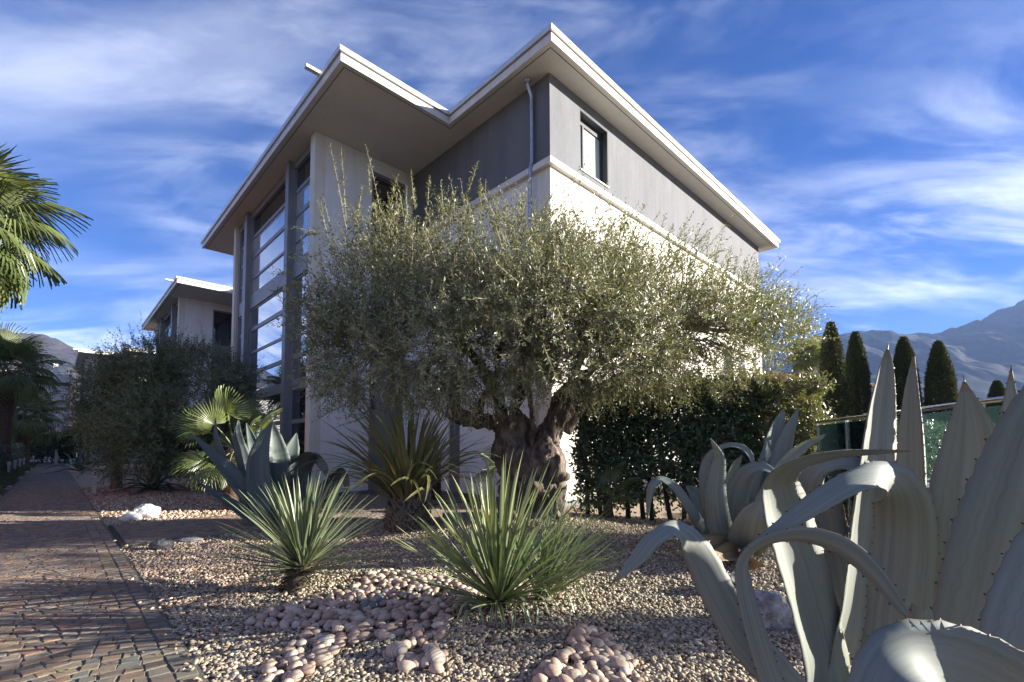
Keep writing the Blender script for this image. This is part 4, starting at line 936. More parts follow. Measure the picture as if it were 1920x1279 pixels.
def rosette_agave(name, label, px, py, n, length, w, mat, droop=0.9):
    b = ground(px, py); o = thing(name, label, 'agave', b)
    for i in range(n):
        an = i * 2.399 + rng.uniform(-.2, .2); el = R(80 - 75 * (i / n) ** 0.8); ln = length * rng.uniform(.8, 1.15)
        d = np.array([math.cos(an) * math.cos(el), math.sin(an) * math.cos(el), math.sin(el)]); h = unit(np.array([d[0], d[1], 0]))
        u = np.linspace(0, 1, 9); P = b + d * (ln * u)[:, None] - np.array([0, 0, 1]) * (droop * ln * (u ** 3) * math.cos(el) * .7)[:, None] + np.array([0, 0, .05])
        P[:, 2] = np.maximum(P[:, 2], .03)
        W = w * np.interp(u, [0, .15, .45, .8, 1], [.8, .75, 1, .6, .03]); Nn = np.tile(np.array([0, 0, 1.0]) - d * d[2], (9, 1)) - h * 0.2
        V, F, UV, mi = blade(P, W, Nn, .3, .015, 5, 0, .05, .03); world_obj('leaf', V, F, [mat, spine_m], o, uv=UV, midx=mi, smooth=True)
    return o
rosette_agave('agave', 'dark low agave rosette on the gravel between two small trunks', 287, 921, 24, 1.25, .15, agave_dk)
rosette_agave('agave', 'sprawling dark agave beside the far bend of the path', 150, 886, 20, 1.7, .16, agave_dk)

# ---- yuccas, phormium
def strap(P, W, Nrm, fold=0.15, nc=3):
    n = len(P); T = np.gradient(P, axis=0); T /= np.linalg.norm(T, axis=1)[:, None]; S = np.cross(T, Nrm); S /= np.linalg.norm(S, axis=1)[:, None] + 1e-9; Nn = np.cross(S, T)
    us = np.linspace(-1, 1, nc); V = (P[:, None] + S[:, None] * (W[:, None, None] / 2 * us[None, :, None]) + Nn[:, None] * (fold * W[:, None, None] * np.abs(us)[None, :, None])).reshape(-1, 3)
    UV = np.stack(np.broadcast_arrays((us + 1)[None] / 2, np.linspace(0, 1, n)[:, None]), -1).reshape(-1, 2)
    F = np.array([(i * nc + k, i * nc + k + 1, (i + 1) * nc + k + 1, (i + 1) * nc + k) for i in range(n - 1) for k in range(nc - 1)]); return V, F, UV
def strap_variants(name, w, bends, n=9, prof=((0, .1, .5, .85, 1), (.8, .9, 1, .6, .02)), fold=.15, kink=None):
    """leaves of unit length along +X, bending down towards -Z; shared by all leaves of a plant"""
    out_ = []
    for bnd in bends:
        u = np.linspace(0, 1, n); an = -bnd * u ** 1.6
        if kink and bnd > 1.4:
            an = np.where(u < kink, -0.15 * u, -bnd)
        dx = np.cos(an); dz = np.sin(an); x = np.concatenate([[0], np.cumsum((dx[1:] + dx[:-1]) / 2)]) / (n - 1); z = np.concatenate([[0], np.cumsum((dz[1:] + dz[:-1]) / 2)]) / (n - 1)
        y = rng.normal() * .04 * u ** 2
        P = np.stack([x, y, z], 1); Nn = np.stack([-np.sin(an), np.zeros(n), np.cos(an)], 1)
        V, F, UV = strap(P, w * np.interp(u, *prof), Nn, fold); out_.append(mesh_np(name, V, F, uv=UV, smooth=True))
    return out_
def leaf_matrix(p, az, el, ln, wscale=1.0, roll=0.0):
    return Matrix.Translation(Vector(p)) @ Matrix.Rotation(az, 4, 'Z') @ Matrix.Rotation(-el, 4, 'Y') @ Matrix.Rotation(roll, 4, 'X') @ Matrix.Diagonal((ln, ln * wscale, ln, 1))
yucca_m = leafmat('yucca_leaf', (0.10, 0.13, 0.065), (0.13, 0.155, 0.085), (0.155, 0.18, 0.095), 0.38, 0.12, 0.5, tcol=(0.25, 0.3, 0.1), edge=((0.30, 0.31, 0.19), 0.40), streak=True)
yucca_v = leafmat('variegated_yucca_leaf', (0.085, 0.125, 0.05), (0.15, 0.18, 0.08), (0.13, 0.17, 0.065), 0.36, 0.12, 0.5, tcol=(0.28, 0.32, 0.08), edge=((0.42, 0.41, 0.20), 0.30), streak=True)
phorm_m = leafmat('phormium_leaf', (0.10, 0.115, 0.04), (0.17, 0.17, 0.07), (0.18, 0.17, 0.065), 0.4, 0.14, 0.45, tcol=(0.3, 0.28, 0.07), edge=((0.30, 0.26, 0.10), 0.38), streak=True)
fibre_m = pm('leaf_scar_trunk', (0.03, 0.02, 0.014), (0.13, 0.095, 0.065), 25, 0.95, 0.8, 60)
scale_m = leafmat('leaf_stub', (0.14, 0.11, 0.075), (0.06, 0.045, 0.03), (0.24, 0.20, 0.14), 0.8, 0.0)
def stub_trunk(o, c, top, r0, r1, n, ln, name='trunk'):
    m = MB(); P = catmull(np.array([c, (np.array(c) + top) / 2, top]), 8); m.tube(P, np.linspace(r0, r1, 8), 12); tr = m.build(name, fibre_m, o, smooth=True)
    V, F, k = [], [], 0
    for i in range(n):
        u = rng.random(); p = P[0] * (1 - u) + P[-1] * u; an = rng.uniform(0, 6.283); r = r0 * (1 - u) + r1 * u; d = np.array([math.cos(an), math.sin(an), 0.0])
        a = p + d * r * .85; e = a + d * ln * rng.uniform(.7, 1.2) + np.array([0, 0, rng.uniform(-.2, .45) * ln]); s_ = np.array([-d[1], d[0], 0]) * .012
        V += [a - s_, a + s_, e + s_ * .6, e - s_ * .6, a - s_ * .0 - np.array([0, 0, .012])]; F += [(k, k + 1, k + 2, k + 3), (k + 4, k, k + 3, k + 2)]; k += 5
    world_obj('leaf_stubs', np.array(V), np.array(F), scale_m, o, 'stuff'); return tr
def left_yucca():
    b = soil_base(547, 1107); o = thing('yucca', 'stiff spiky yucca on a short stubby trunk near the path edge', 'yucca', b)
    top = at(568, 1052, b[1] + .02); stub_trunk(o, b - [0, 0, .05], top, .085, .11, 260, .055)
    vs = strap_variants('leaf', 0.027, (0.02, 0.08, 0.16, 0.3)); N_ = 200
    for i in range(N_):
        u = i / N_; el = R(86 - 84 * u ** 0.85 + rng.uniform(-6, 6)); az = i * 2.39996 + rng.uniform(-.15, .15)
        ln = rng.uniform(.70, .92) * (0.72 if u > .85 else .9 if u < .12 else 1.0)
        p = top + np.array([math.cos(az) * .05, math.sin(az) * .05, .05 - .15 * u]) - ORIG[o.name]
        link('leaf', vs[int(rng.integers(4))], yucca_m, o, matrix=leaf_matrix(p, az, el, ln, rng.uniform(.85, 1.15), rng.normal() * .3))
left_yucca()
def front_yucca():
    b = soil_base(935, 1160); o = thing('yucca', 'variegated yucca fountain in the centre foreground with bent lower leaves', 'yucca', b)
    c = b + [0, 0, .06]; vs = strap_variants('leaf', 0.029, (0.02, 0.06, 0.14, 0.25)); vk = strap_variants('leaf', 0.036, (1.5, 1.55, 1.6, 1.52), 13, kink=.42)
    stub_trunk(o, b - [0, 0, .06], c + [0, 0, .03], .07, .06, 90, .05, 'crown_base')
    N_ = 140
    for i in range(N_):
        u = i / N_; el = R(88 - 78 * u ** 0.9 + rng.uniform(-6, 6)); az = i * 2.39996 + rng.uniform(-.2, .2)
        if math.cos(az) < 0 and u > .25: el += R(4)
        ln = rng.uniform(.88, 1.1) * (1.05 if math.cos(az) > 0 else .95)
        p = c + np.array([math.cos(az) * .035, math.sin(az) * .035, .05 - .06 * u]) - ORIG[o.name]
        link('leaf', vs[int(rng.integers(4))], yucca_v, o, matrix=leaf_matrix(p, az, el, ln, rng.uniform(.85, 1.15), rng.normal() * .25))
    for az, el, ln in ((200, 6, .75), (222, 12, .72), (240, 14, .62), (262, 12, .6), (275, 10, .72), (291, 8, .78), (305, 12, .70), (322, 10, .8), (340, 16, .75), (352, 20, .8), (185, 4, .8), (15, 18, .85), (170, 8, .9), (232, 4, .85), (268, 20, .5), (312, 22, .62)):
        link('leaf', vk[int(rng.integers(4))], yucca_v, o, matrix=leaf_matrix(c - ORIG[o.name], R(az), R(el), ln, .9, rng.normal() * .25))
    b2 = soil_base(1016, 1138); o2 = thing('yucca', 'smaller variegated yucca leaning right, tucked behind the front one', 'yucca', b2); c = b2 + [0, 0, .05]
    for i in range(64):
        az = rng.normal() * .9 + .15; el = R(rng.uniform(24, 80)); ln = rng.uniform(.62, .95)
        link('leaf', vs[int(rng.integers(4))], yucca_v, o2, matrix=leaf_matrix(c + np.array([.04 * rng.normal(), .04 * rng.normal(), 0]) - ORIG[o2.name], az, el, ln, .9, rng.normal() * .25))
    for az, el, ln in ((-20, 25, .7), (-45, 20, .62), (10, 20, .8), (30, 14, .8)):
        link('leaf', vk[int(rng.integers(4))], yucca_v, o2, matrix=leaf_matrix(c - ORIG[o2.name], R(az), R(el), ln, .8, 0))
    m = MB(); m.lathe(b2 - [0, 0, .05], [(.06, 0), (.065, .06), (.04, .13), (.0, .14)], 10); m.build('crown_base', fibre_m, o2, smooth=True)
front_yucca()
def phormium():
    b = soil_base(764, 997); b = b.copy(); o = thing('phormium', 'tall phormium with long olive-green strap leaves rising from a dark round base', 'phormium', b)
    m = MB(); m.lathe(b - [0, 0, .08], [(.30, 0), (.36, .12), (.35, .28), (.27, .42), (.22, .55), (.2, .7), (.1, .78)], 16); bs = m.build('base', fibre_m, o, smooth=True)
    V, F, k = [], [], 0
    for i in range(420):
        an = rng.uniform(0, 6.283); z = rng.uniform(0, .5); r = np.interp(z, [0, .2, .4, .5], [.36, .36, .28, .24]); d = np.array([math.cos(an), math.sin(an), 0]); a = b + d * r * .96 + [0, 0, z]; s_ = np.array([-d[1], d[0], 0]) * .03
        e = a + d * .045 + [0, 0, .07]; V += [a - s_, a + s_, e]; F.append((k, k + 1, k + 2)); k += 3
    world_obj('leaf_sheaths', np.array(V), np.array(F), scale_m, bs, 'stuff')
    vs = strap_variants('leaf', 0.033, (0.15, 0.35, 0.6, 1.0, 1.5, 2.0), 13, prof=((0, .08, .5, .85, 1), (.75, .8, 1, .7, .03)))
    top = b + [0, 0, .42]
    for i in range(165):
        u = i / 165; az = i * 2.39996 + rng.uniform(-.3, .3); el = R(84 - 44 * u + rng.uniform(-6, 6)); ln = rng.uniform(1.15, 1.75); v = min(5, int(u * 4 + rng.uniform(0, 2)))
        p = top + np.array([math.cos(az) * .16 * (.4 + u * .6), math.sin(az) * .16 * (.4 + u * .6), rng.uniform(-.1, .12)]) - ORIG[o.name]
        link('leaf', vs[v], phorm_m, o, matrix=leaf_matrix(p, az, el, ln, rng.uniform(.8, 1.2), rng.normal() * .4))
    for px, py, el, az, ln in ((0, 0, 60, 175, 1.9), (0, 0, 48, 182, 2.0), (0, 0, 66, 170, 1.95), (0, 0, 42, 168, 1.75), (0, 0, 38, 10, 1.6), (0, 0, 45, -8, 1.7)):
        link('leaf', vs[1], phorm_m, o, matrix=leaf_matrix(top - ORIG[o.name], R(az), R(el), ln, 1.2, rng.normal() * .2))
phormium()
# ---- fan palms
palm_m = leafmat('fan_palm_leaf', (0.075, 0.105, 0.035), (0.13, 0.15, 0.075), (0.125, 0.15, 0.05), 0.38, 0.22, 0.5, tcol=(0.32, 0.36, 0.07))
petiole_m = pm('petiole', (0.11, 0.14, 0.05), (0.17, 0.18, 0.08), 4, 0.5)
palm_bark = pm('palm_fibre', (0.04, 0.025, 0.015), (0.16, 0.10, 0.065), 12, 0.95, 1.0, 40, stretch=(1, 1, 3))
def fan_mesh(nseg, span, droop, seed, rad=1.0):
    """a fan leaf of unit radius opening along +X, hub at the origin, upper side +Z; folded segments free in their outer half"""
    V, F, k = [], [], 0; r_ = np.random.default_rng(seed)
    for i in range(nseg):
        a = (i / (nseg - 1) - .5) * span; ln = (1 - .28 * abs(a / (span / 2)) ** 2) * r_.uniform(.92, 1.04); hw = span / nseg * .5
        fold = .045; pts = []
        for u in (0.03, .35, .55, .8, 1.0):
            rr = u * ln; wid = min(hw * .96 * rr, hw * .42 * ln) * (1 if u < .8 else .55 if u < 1 else .06)
            z = -droop * max(0, u - .35) ** 2 * (1 + .5 * abs(a)) - .10 * abs(a / (span / 2)) ** 2 * u; aa = a + r_.normal() * .012 * u
            d = np.array([math.cos(aa), math.sin(aa), 0]); s_ = np.array([-math.sin(aa), math.cos(aa), 0]); c = d * rr * (1 - .06 * droop * u) + [0, 0, z]
            pts.append((c + s_ * wid - [0, 0, fold * u * .5], c + [0, 0, fold * min(u, .6) * .5], c - s_ * wid - [0, 0, fold * u * .5]))
        for p in pts: V += list(p)
        for j in range(4):
            b = k + j * 3; F += [(b, b + 1, b + 4, b + 3), (b + 1, b + 2, b + 5, b + 4)]
        k += 15
    return mesh_np('fan', np.array(V), np.array(F))
FANS = [fan_mesh(34, 4.4, .55, 1), fan_mesh(32, 4.0, .75, 2), fan_mesh(36, 4.6, .35, 3), fan_mesh(30, 3.8, .95, 4)]
def basis(x, up):
    x = unit(x); y = np.cross(up, x); y = unit(y) if np.linalg.norm(y) > .05 else unit(np.cross([0, 1, 0], x)); z = np.cross(x, y)
    return Matrix(((x[0], y[0], z[0], 0), (x[1], y[1], z[1], 0), (x[2], y[2], z[2], 0), (0, 0, 0, 1)))
def frond(o, hub, end, facing, R_, mi, name='frond', mat=None):
    """petiole from the trunk to the fan's hub, then the fan"""
    h0 = ORIG[o.name]; m = MB(); mid_ = (hub + end) / 2 + [0, 0, .05 * np.linalg.norm(end - hub)]
    m.tube(catmull(np.array([hub, mid_, end]), 5), np.linspace(.018, .010, 5), 5, False); f = m.build(name, petiole_m, o, smooth=True)
    x = unit(end - hub); z = unit(np.asarray(facing, float) - x * np.dot(facing, x)); y = np.cross(z, x)
    M4 = Matrix(((x[0] * R_, y[0] * R_, z[0] * R_, end[0] - h0[0]), (x[1] * R_, y[1] * R_, z[1] * R_, end[1] - h0[1]), (x[2] * R_, y[2] * R_, z[2] * R_, end[2] - h0[2]), (0, 0, 0, 1)))
    link('fan', FANS[mi], mat or palm_m, f, matrix=M4); return f
def fan_palm(label, base, crown_z, r0, n, pet, R_, group=None, lean=(0, 0), low=-60, trunk=True):
    base = np.array(base, float); o = thing('fan_palm', label, 'palm', base, group); top = base + np.array([lean[0], lean[1], crown_z - base[2]])
    if trunk:
        P = catmull(np.array([base - [0, 0, .1], (base + top) / 2 + [.03, .02, 0], top - [0, 0, .15]]), 14); m = MB(); m.tube(P, r0 * np.linspace(.85, 1.1, 14) * (1 + .06 * rng.normal(size=14)), 12); tr = m.build('trunk', palm_bark, o, smooth=True)
        V, F, k = [], [], 0
        for i in range(int(220 * (crown_z - base[2]))):
            u = rng.random(); p = base * (1 - u) + (top - [0, 0, .1]) * u; an = rng.uniform(0, 6.283); d = np.array([math.cos(an), math.sin(an), 0]); a = p + d * r0 * .95; s_ = np.array([-d[1], d[0], 0]) * .025; e = a + d * .07 + [0, 0, rng.uniform(.02, .16)]
            V += [a - s_, a + s_, e]; F.append((k, k + 1, k + 2)); k += 3
        world_obj('trunk_fibres', np.array(V), np.array(F), palm_bark, tr, 'stuff')
    for i in range(n):
        u = i / n; az = i * 2.39996 + rng.uniform(-.25, .25); el = R(82 - (82 - low) * u ** 0.9 + rng.uniform(-8, 8))
        d = np.array([math.cos(az) * math.cos(el), math.sin(az) * math.cos(el), math.sin(el)]); hub = top + d * .06; end = top + d * pet * rng.uniform(.8, 1.1) - [0, 0, .12 * pet * (1 - math.sin(el))]
        up = np.array([0, 0, 1.0]) * math.cos(el) - np.array([math.cos(az), math.sin(az), 0]) * math.sin(el) * .9 + rng.normal(size=3) * .12
        frond(o, hub, end, up, R_ * rng.uniform(.85, 1.1), int(rng.integers(4)))
    return o
Y = 9.0; p = at(-88, 839, Y); p[2] = 0
fan_palm('tall fan palm at the left edge whose trunk stands out of view', p, at(-70, 405, Y)[2], .16, 44, .82, .98, 'fan palms along the left of the path', low=-74)
Y = 22.0; p = at(2, 839, Y); p[2] = 0
fan_palm('medium fan palm with a thick fibrous trunk at the left edge of the path', p, at(20, 692, Y)[2], .33, 38, 1.05, 1.15, 'fan palms along the left of the path', low=-45)
Y = 34.0; p = at(43, 839, Y); p[2] = 0
fan_palm('furthest fan palm left of the path, in front of the white building', p, at(50, 775, Y)[2], .36, 36, 1.2, 1.35, 'fan palms along the left of the path', low=-50)
# the low fan palm in front of the tall windows: fronds placed one by one
def mid_palm():
    b = at(440, 943, 10.0); b[2] = 0; o = thing('fan_palm', 'low fan palm with sunlit yellow-green fans in front of the tall windows', 'palm', b); Y = b[1]; top = at(440, 842, Y)
    m = MB(); P = catmull(np.array([b - [0, 0, .1], (b + top) / 2, top]), 10); m.tube(P, np.linspace(.20, .15, 10) * (1 + .08 * rng.normal(size=10)), 12); m.build('trunk', palm_bark, o, smooth=True)
    for px, py, d, ux, uz, R_, mi in ((425, 772, -.3, .15, 1, .62, 2), (400, 795, -.5, -.5, .7, .62, 0), (372, 800, -.2, -1, .25, .66, 2), (470, 785, 0, .4, 1, .62, 2), (490, 800, -.2, .9, .5, .62, 2), (378, 862, -.4, -1, -.35, .66, 0), (400, 878, -.6, -.7, -.8, .6, 1), (455, 780, .3, .1, 1, .6, 0), (478, 850, -.2, .9, -.2, .6, 1), (430, 868, -.7, 0, -1, .55, 3), (408, 835, .3, -1, 0, .6, 2), (465, 815, -.6, .6, .2, .5, 0), (440, 770, .5, -.1, 1, .6, 2), (500, 830, .2, 1, .1, .55, 1)):
        end = at(px, py, Y + d); hub = top + (end - top) * .08; f = np.array([rng.normal() * .25, -1.0, .5 + rng.normal() * .2]); frond(o, hub, end, f, R_ * .9, mi)
mid_palm()
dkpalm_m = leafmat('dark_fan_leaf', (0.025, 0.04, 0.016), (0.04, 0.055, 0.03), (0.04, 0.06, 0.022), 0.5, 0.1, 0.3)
def dark_palm(px, py, label, z, n, R_, gy=None):
    b = ground(px, py); o = thing('fan_palm', label, 'palm', b); top = b + [0, 0, z]; m = MB(); m.tube([b - [0, 0, .1], b + [0, 0, z / 2], top], [.07, .08, .08], 9); m.build('trunk', palm_bark, o, smooth=True)
    for i in range(n):
        az = i * 2.399; el = R(75 - 95 * (i / n)); d = np.array([math.cos(az) * math.cos(el), math.sin(az) * math.cos(el), math.sin(el)]); frond(o, top, top + d * R_ * .9, np.array([-d[0] * d[2], -d[1] * d[2], 1.0]), R_, int(rng.integers(4)), mat=dkpalm_m)
dark_palm(1140, 985, 'small dark fan palm crouching between the olive trunk and the hedge', .5, 13, .34)
dark_palm(948, 955, 'small fan palm with thin fans peeping out left of the olive trunk', .75, 12, .40)
def spiky():
    b = ground(818, 938); o = thing('yucca', 'slender yucca with a scaly pale-flecked stem behind the phormium', 'yucca', b); top = b + [0, 0, 1.05]
    stub_trunk(o, b - [0, 0, .05], top, .12, .10, 260, .07); vs = strap_variants('leaf', .05, (.05, .2, .4))
    for i in range(60):
        az = i * 2.39996; el = R(85 - 100 * i / 60); link('leaf', vs[int(rng.integers(3))], yucca_m, o, matrix=leaf_matrix(top - ORIG[o.name], az, el, rng.uniform(.5, .7), 1, 0))
spiky()

# ---- hedges
hedge_m = leafmat('laurel_leaf', (0.028, 0.045, 0.016), (0.055, 0.08, 0.04), (0.06, 0.09, 0.03), 0.28, 0.12, 0.6, tcol=(0.10, 0.16, 0.03))
photinia_m = leafmat("photinia_leaf", (0.05, 0.08, 0.022), (0.08, 0.10, 0.045), (0.15, 0.13, 0.035), 0.33, 0.2, 0.5, tcol=(0.26, 0.25, 0.05))
stem_m = pm('hedge_stem', (0.02, 0.017, 0.013), (0.05, 0.042, 0.032), 8, 0.9)
def hedge(name, label, cat, c0, c1, h, depth, n, mat, ll, lw, thr=-.3, low=.35, nst=10, cut=True):
    """foliage between two ground points, on upright stems"""
    c0, c1 = np.array(c0, float), np.array(c1, float); ax = c1 - c0; L0 = np.linalg.norm(ax); ax /= L0; nx = np.array([-ax[1], ax[0], 0]); mid_ = (c0 + c1) / 2; mid_[2] = 0
    o = thing(name, label, cat, mid_); u = rng.random(n); v = rng.uniform(-1, 1, n); v = np.sign(v) * np.abs(v) ** .6; w = rng.random(n) ** .8
    P = c0 + ax * (u * L0)[:, None] + nx * (v * depth / 2)[:, None]; P[:, 2] = low + (h - low) * w + .06 * rng.normal(size=n)
    k = clumpy(P, 2.2, thr, 4.0) & (rng.random(n) < np.clip((P[:, 2] - low * .3) / .7, .25, 1)); P, v, w = P[k], v[k], w[k]
    D = nx * np.sign(v)[:, None] * .6 + np.array([0, 0, 1]) * (.15 + w * .5)[:, None] + rng.normal(size=P.shape) * .5; D /= np.linalg.norm(D, axis=1)[:, None]
    V, F, A, S = twigs(P, D, rng.uniform(.12, .26, len(P)), 7, ll, lw, .3, False); world_obj('foliage', V, F, mat, o, 'stuff', attr=A)
    for i in range(nst):
        p = c0 + ax * L0 * (i + .5 + rng.uniform(-.3, .3)) / nst + nx * rng.uniform(-.12, .12); p[2] = gz(p[0], p[1]) - .05; q = p + [rng.normal() * .12, rng.normal() * .12, h * .75]
        m = MB(); m.tube(catmull(np.array([p, (p + q) / 2 + rng.normal(size=3) * .05, q]), 6), np.linspace(.045, .02, 6), 6, False); m.build('stem', stem_m, o, smooth=True)
    return o
hedge('hedge', 'dark laurel hedge with gaps low down, running right from the olive trunk', 'hedge', (1.15, 8.35, 0), (4.3, 8.15, 0), 2.4, .66, 7400, hedge_m, .09, .042, -.34, .16, 13)
hedge('photinia_bush', 'photinia bush with yellow and reddish leaf tips at the right end of the hedge', 'bush', (4.1, 8.1, 0), (5.2, 7.95, 0), 2.36, .9, 2600, photinia_m, .085, .034, -.45, .25, 5)
hedge('hedge', 'dark clipped hedge in shade closing the far end of the path', 'hedge', st(-3.5, 56.5), st(1.2, 56.5), 2.6, 1.5, 3000, hedge_m, .16, .08, -.6, .1, 6)
hedge('hedge', 'dark hedge behind the bollards on the left side of the path', 'hedge', st(-2.15, 22), st(-2.0, 54), 1.45, .8, 7000, hedge_m, .13, .06, -.6, .1, 20)
far_hedge_m = leafmat('far_hedge_leaf', (0.05, 0.075, 0.025), (0.08, 0.11, 0.05), (0.09, 0.12, 0.04), 0.35, 0.2, 0.5)
hedge('hedge', 'distant sunlit hedge seen through the glass balustrade', 'hedge', (8.3, 12.2, 0), (21, 17.5, 0), 1.85, 1.0, 7000, far_hedge_m, .13, .055, -.5, .15, 14)
# topiary cone at the end of the path
def cone_tree(name, label, base, h, r, n, mat, group=None, ll=.09, lw=.03, prof=((0, .88), (.2, 1), (.5, .96), (.7, .82), (.84, .58), (.94, .30), (1, .04))):
    b = np.array(base, float); o = thing(name, label, 'cypress', b, group); u = rng.random(n) ** .85; an = rng.uniform(0, 6.283, n)
    rr = r * np.interp(u, [p[0] for p in prof], [p[1] for p in prof]); lump = np.array([1 + .06 * mnoise.noise(Vector((math.cos(a) * 2.2, math.sin(a) * 2.2, q * h * .9 + b[0]))) + .07 * mnoise.noise(Vector((math.cos(a) * 6, math.sin(a) * 6, q * h * 2.6 + b[0]))) for a, q in zip(an, u)])
    k = rng.uniform(.70, 1.0, n) ** .7; P = b + np.stack([np.cos(an) * rr * lump * k, np.sin(an) * rr * lump * k, .12 * h + u * h * .88], 1); P[:, 2] -= 0.02 * h
    D = np.stack([np.cos(an) * .5, np.sin(an) * .5, np.full(n, 1.0)], 1) + rng.normal(size=(n, 3)) * .25; D /= np.linalg.norm(D, axis=1)[:, None]
    V, F, A, S = twigs(P, D, rng.uniform(.10, .20, n) * h / 8, 6, ll, lw, .2, False, lean=1.6); world_obj('crown', V, F, mat, o, 'stuff', attr=A)
    m = MB(); m.tube([b - [0, 0, .1], b + [0, 0, h * .5], b + [0, 0, h * .93]], [.14, .10, .03], 8); m.build('trunk', stem_m, o, smooth=True); return o
cyp_m = leafmat('cypress_scales', (0.028, 0.042, 0.015), (0.035, 0.045, 0.018), (0.085, 0.095, 0.035), 0.6, 0.1, 0.3, tcol=(0.12, 0.13, 0.03))
for px, top, wpx, Y, lab in ((1566, 604, 50, 17.0, 'tallest cypress, first in the row beside the photinia'), (1612, 622, 44, 18.0, 'second cypress in the row, narrow and close to the tallest'), (1703, 632, 48, 17.5, 'cypress column rising between the two tall agave blades'), (1769, 640, 52, 17.0, 'free-standing cypress column with a sunlit right edge against the mountain'), (1876, 714, 42, 20.0, 'shortest cypress, only its rounded top above the glass rail')):
    b = at(px, 839, Y); b[2] = 0; h = at(px, top, Y)[2]; cone_tree('cypress', lab, b, h, wpx / 2 * Y / F_PX * .88, 9000, cyp_m, 'row of cypresses behind the balustrade', .085, .028)
p = st(1.05, 55.4); cone_tree('cypress', 'small clipped cypress standing by the far end of the path', p, 3.1, .75, 900, cyp_m, None, .16, .07)
# yellowish palm far behind, over the tiled roof
Y = 24.0; p = at(1522, 839, Y); p[2] = 0
fan_palm('distant yellowish fan palm over the dark tiled roof', p, at(1522, 668, Y)[2], .2, 26, .5, .8, None, low=-40)
p = st(1.9, 50.0); fan_palm('slim fan palm with drooping fans against the white building, beyond the dark olive', p, 3.4, .12, 18, .8, .8, None, low=-50)

# low ground cover left of the path
cover_m = leafmat('ground_cover', (0.05, 0.075, 0.022), (0.07, 0.09, 0.04), (0.10, 0.12, 0.035), 0.5, 0.2, 0.3)
n = 9000; t = 12 + 42 * rng.random(n) ** 1.4; s = -1.05 - rng.random(n) * 1.4; P = s[:, None] * BX + t[:, None] * AX; P[:, 2] = .02 + .16 * rng.random(n)
D = rng.normal(size=(n, 3)) * .6 + [0, 0, .8]; D /= np.linalg.norm(D, axis=1)[:, None]; V, F, A, S = twigs(P, D, rng.uniform(.08, .2, n), 5, .08, .035, .3, False)
gc = world_obj('ground_cover', V, F, cover_m, attr=A); tag(gc, 'low green ground cover along the left edge of the path', 'ground cover', kind='stuff')
lb = MB(); lb.add([st(-6, -3, -.02), st(-.972, -3, -.02), st(-.972, 57, -.02), st(-6, 57, -.02)], [(0, 1, 2, 3)]); tag(lb.build('planting_bed', pm('dark_soil', (.03, .026, .016), (.06, .05, .03), 8, .95, .5, 30)), 'dark soil bed left of the path', 'bed', kind='structure')

# ================================================================== STREET FURNITURE, ROCKS
bol_m = pm('bollard_steel', (0.40, 0.40, 0.40), (0.46, 0.46, 0.46), 6, .5); head_m = pm('bollard_head', (0.48, 0.47, 0.45), (0.55, 0.54, 0.52), 6, .5); lens_m = pm('bollard_lens', (0.60, 0.60, 0.58), None, rough=.3)
def bollard(p, label, h=.62, group='bollard lights along the path'):
    o = thing('bollard_light', label, 'bollard light', p, group); q = lambda z: np.array(p) + [0, 0, z]
    m = MB(); m.wbox(q((h - .16) / 2), (.085, .085, h - .16), YAW); m.build('post', bol_m, o)
    m = MB(); m.wbox(q(h - .03), (.125, .125, .06), YAW); m.wbox(q(h - .145), (.115, .115, .03), YAW); hd = m.build('head', head_m, o)
    m = MB(); m.wbox(q(h - .095), (.10, .10, .07), YAW); m.build('lens', lens_m, hd)
    m = MB(); m.wbox(q(.006), (.13, .13, .012), YAW); m.build('base_plate', bol_m, o)
    return o
bollard(st(.86, 18.1), 'nearest bollard light on the gravel right of the path, before the dark olive')
bollard(st(.80, 42.5), 'far bollard light on the right side of the path by the sprawling agave')
for (s_, t_), lb_ in zip(((-1.44, 31.0), (-1.42, 35.2), (-1.41, 39.8), (-1.40, 44.6), (-1.39, 49.2), (-1.38, 51.6), (-1.2, 55.0)), ('first and nearest bollard light left of the path', 'second bollard light left of the path', 'third bollard light left of the path', 'fourth bollard light left of the path', 'fifth bollard light left of the path', 'sixth bollard light left of the path', 'last bollard light left of the path, before the end hedge')):
    bollard(st(s_, t_), lb_, .72)
slab_m = pm('pale_concrete', (.42, .41, .39), (.50, .49, .47), 6, .8, .15, 60)
for t_, lb_ in zip((18.3, 23.0, 30.2, 37.0, 43.5), ('first and largest pale slab beside the path on the left', 'second pale slab beside the path on the left', 'third pale slab beside the path on the left', 'fourth pale slab beside the path on the left', 'fifth and smallest pale slab beside the path on the left')):
    m = MB(); m.box(-1.38, -.985, t_ - .45, t_ + .45, -.04, .05); m.solo('stepping_slab', slab_m, lb_, 'slab', st(-1.2, t_), 'pale slabs along the left path edge')
m = MB(); 
for s_ in (1.6, 1.95): 
    pass
gp = thing('gate_posts', 'pair of pale gate posts in the hedge at the end of the path', 'gate', st(.5, 55.9))
for s_ in (.15, 1.0):
    m = MB(); m.box(s_ - .09, s_ + .09, 55.6, 55.8, 0, 1.25); m.build('post', slab_m, gp)

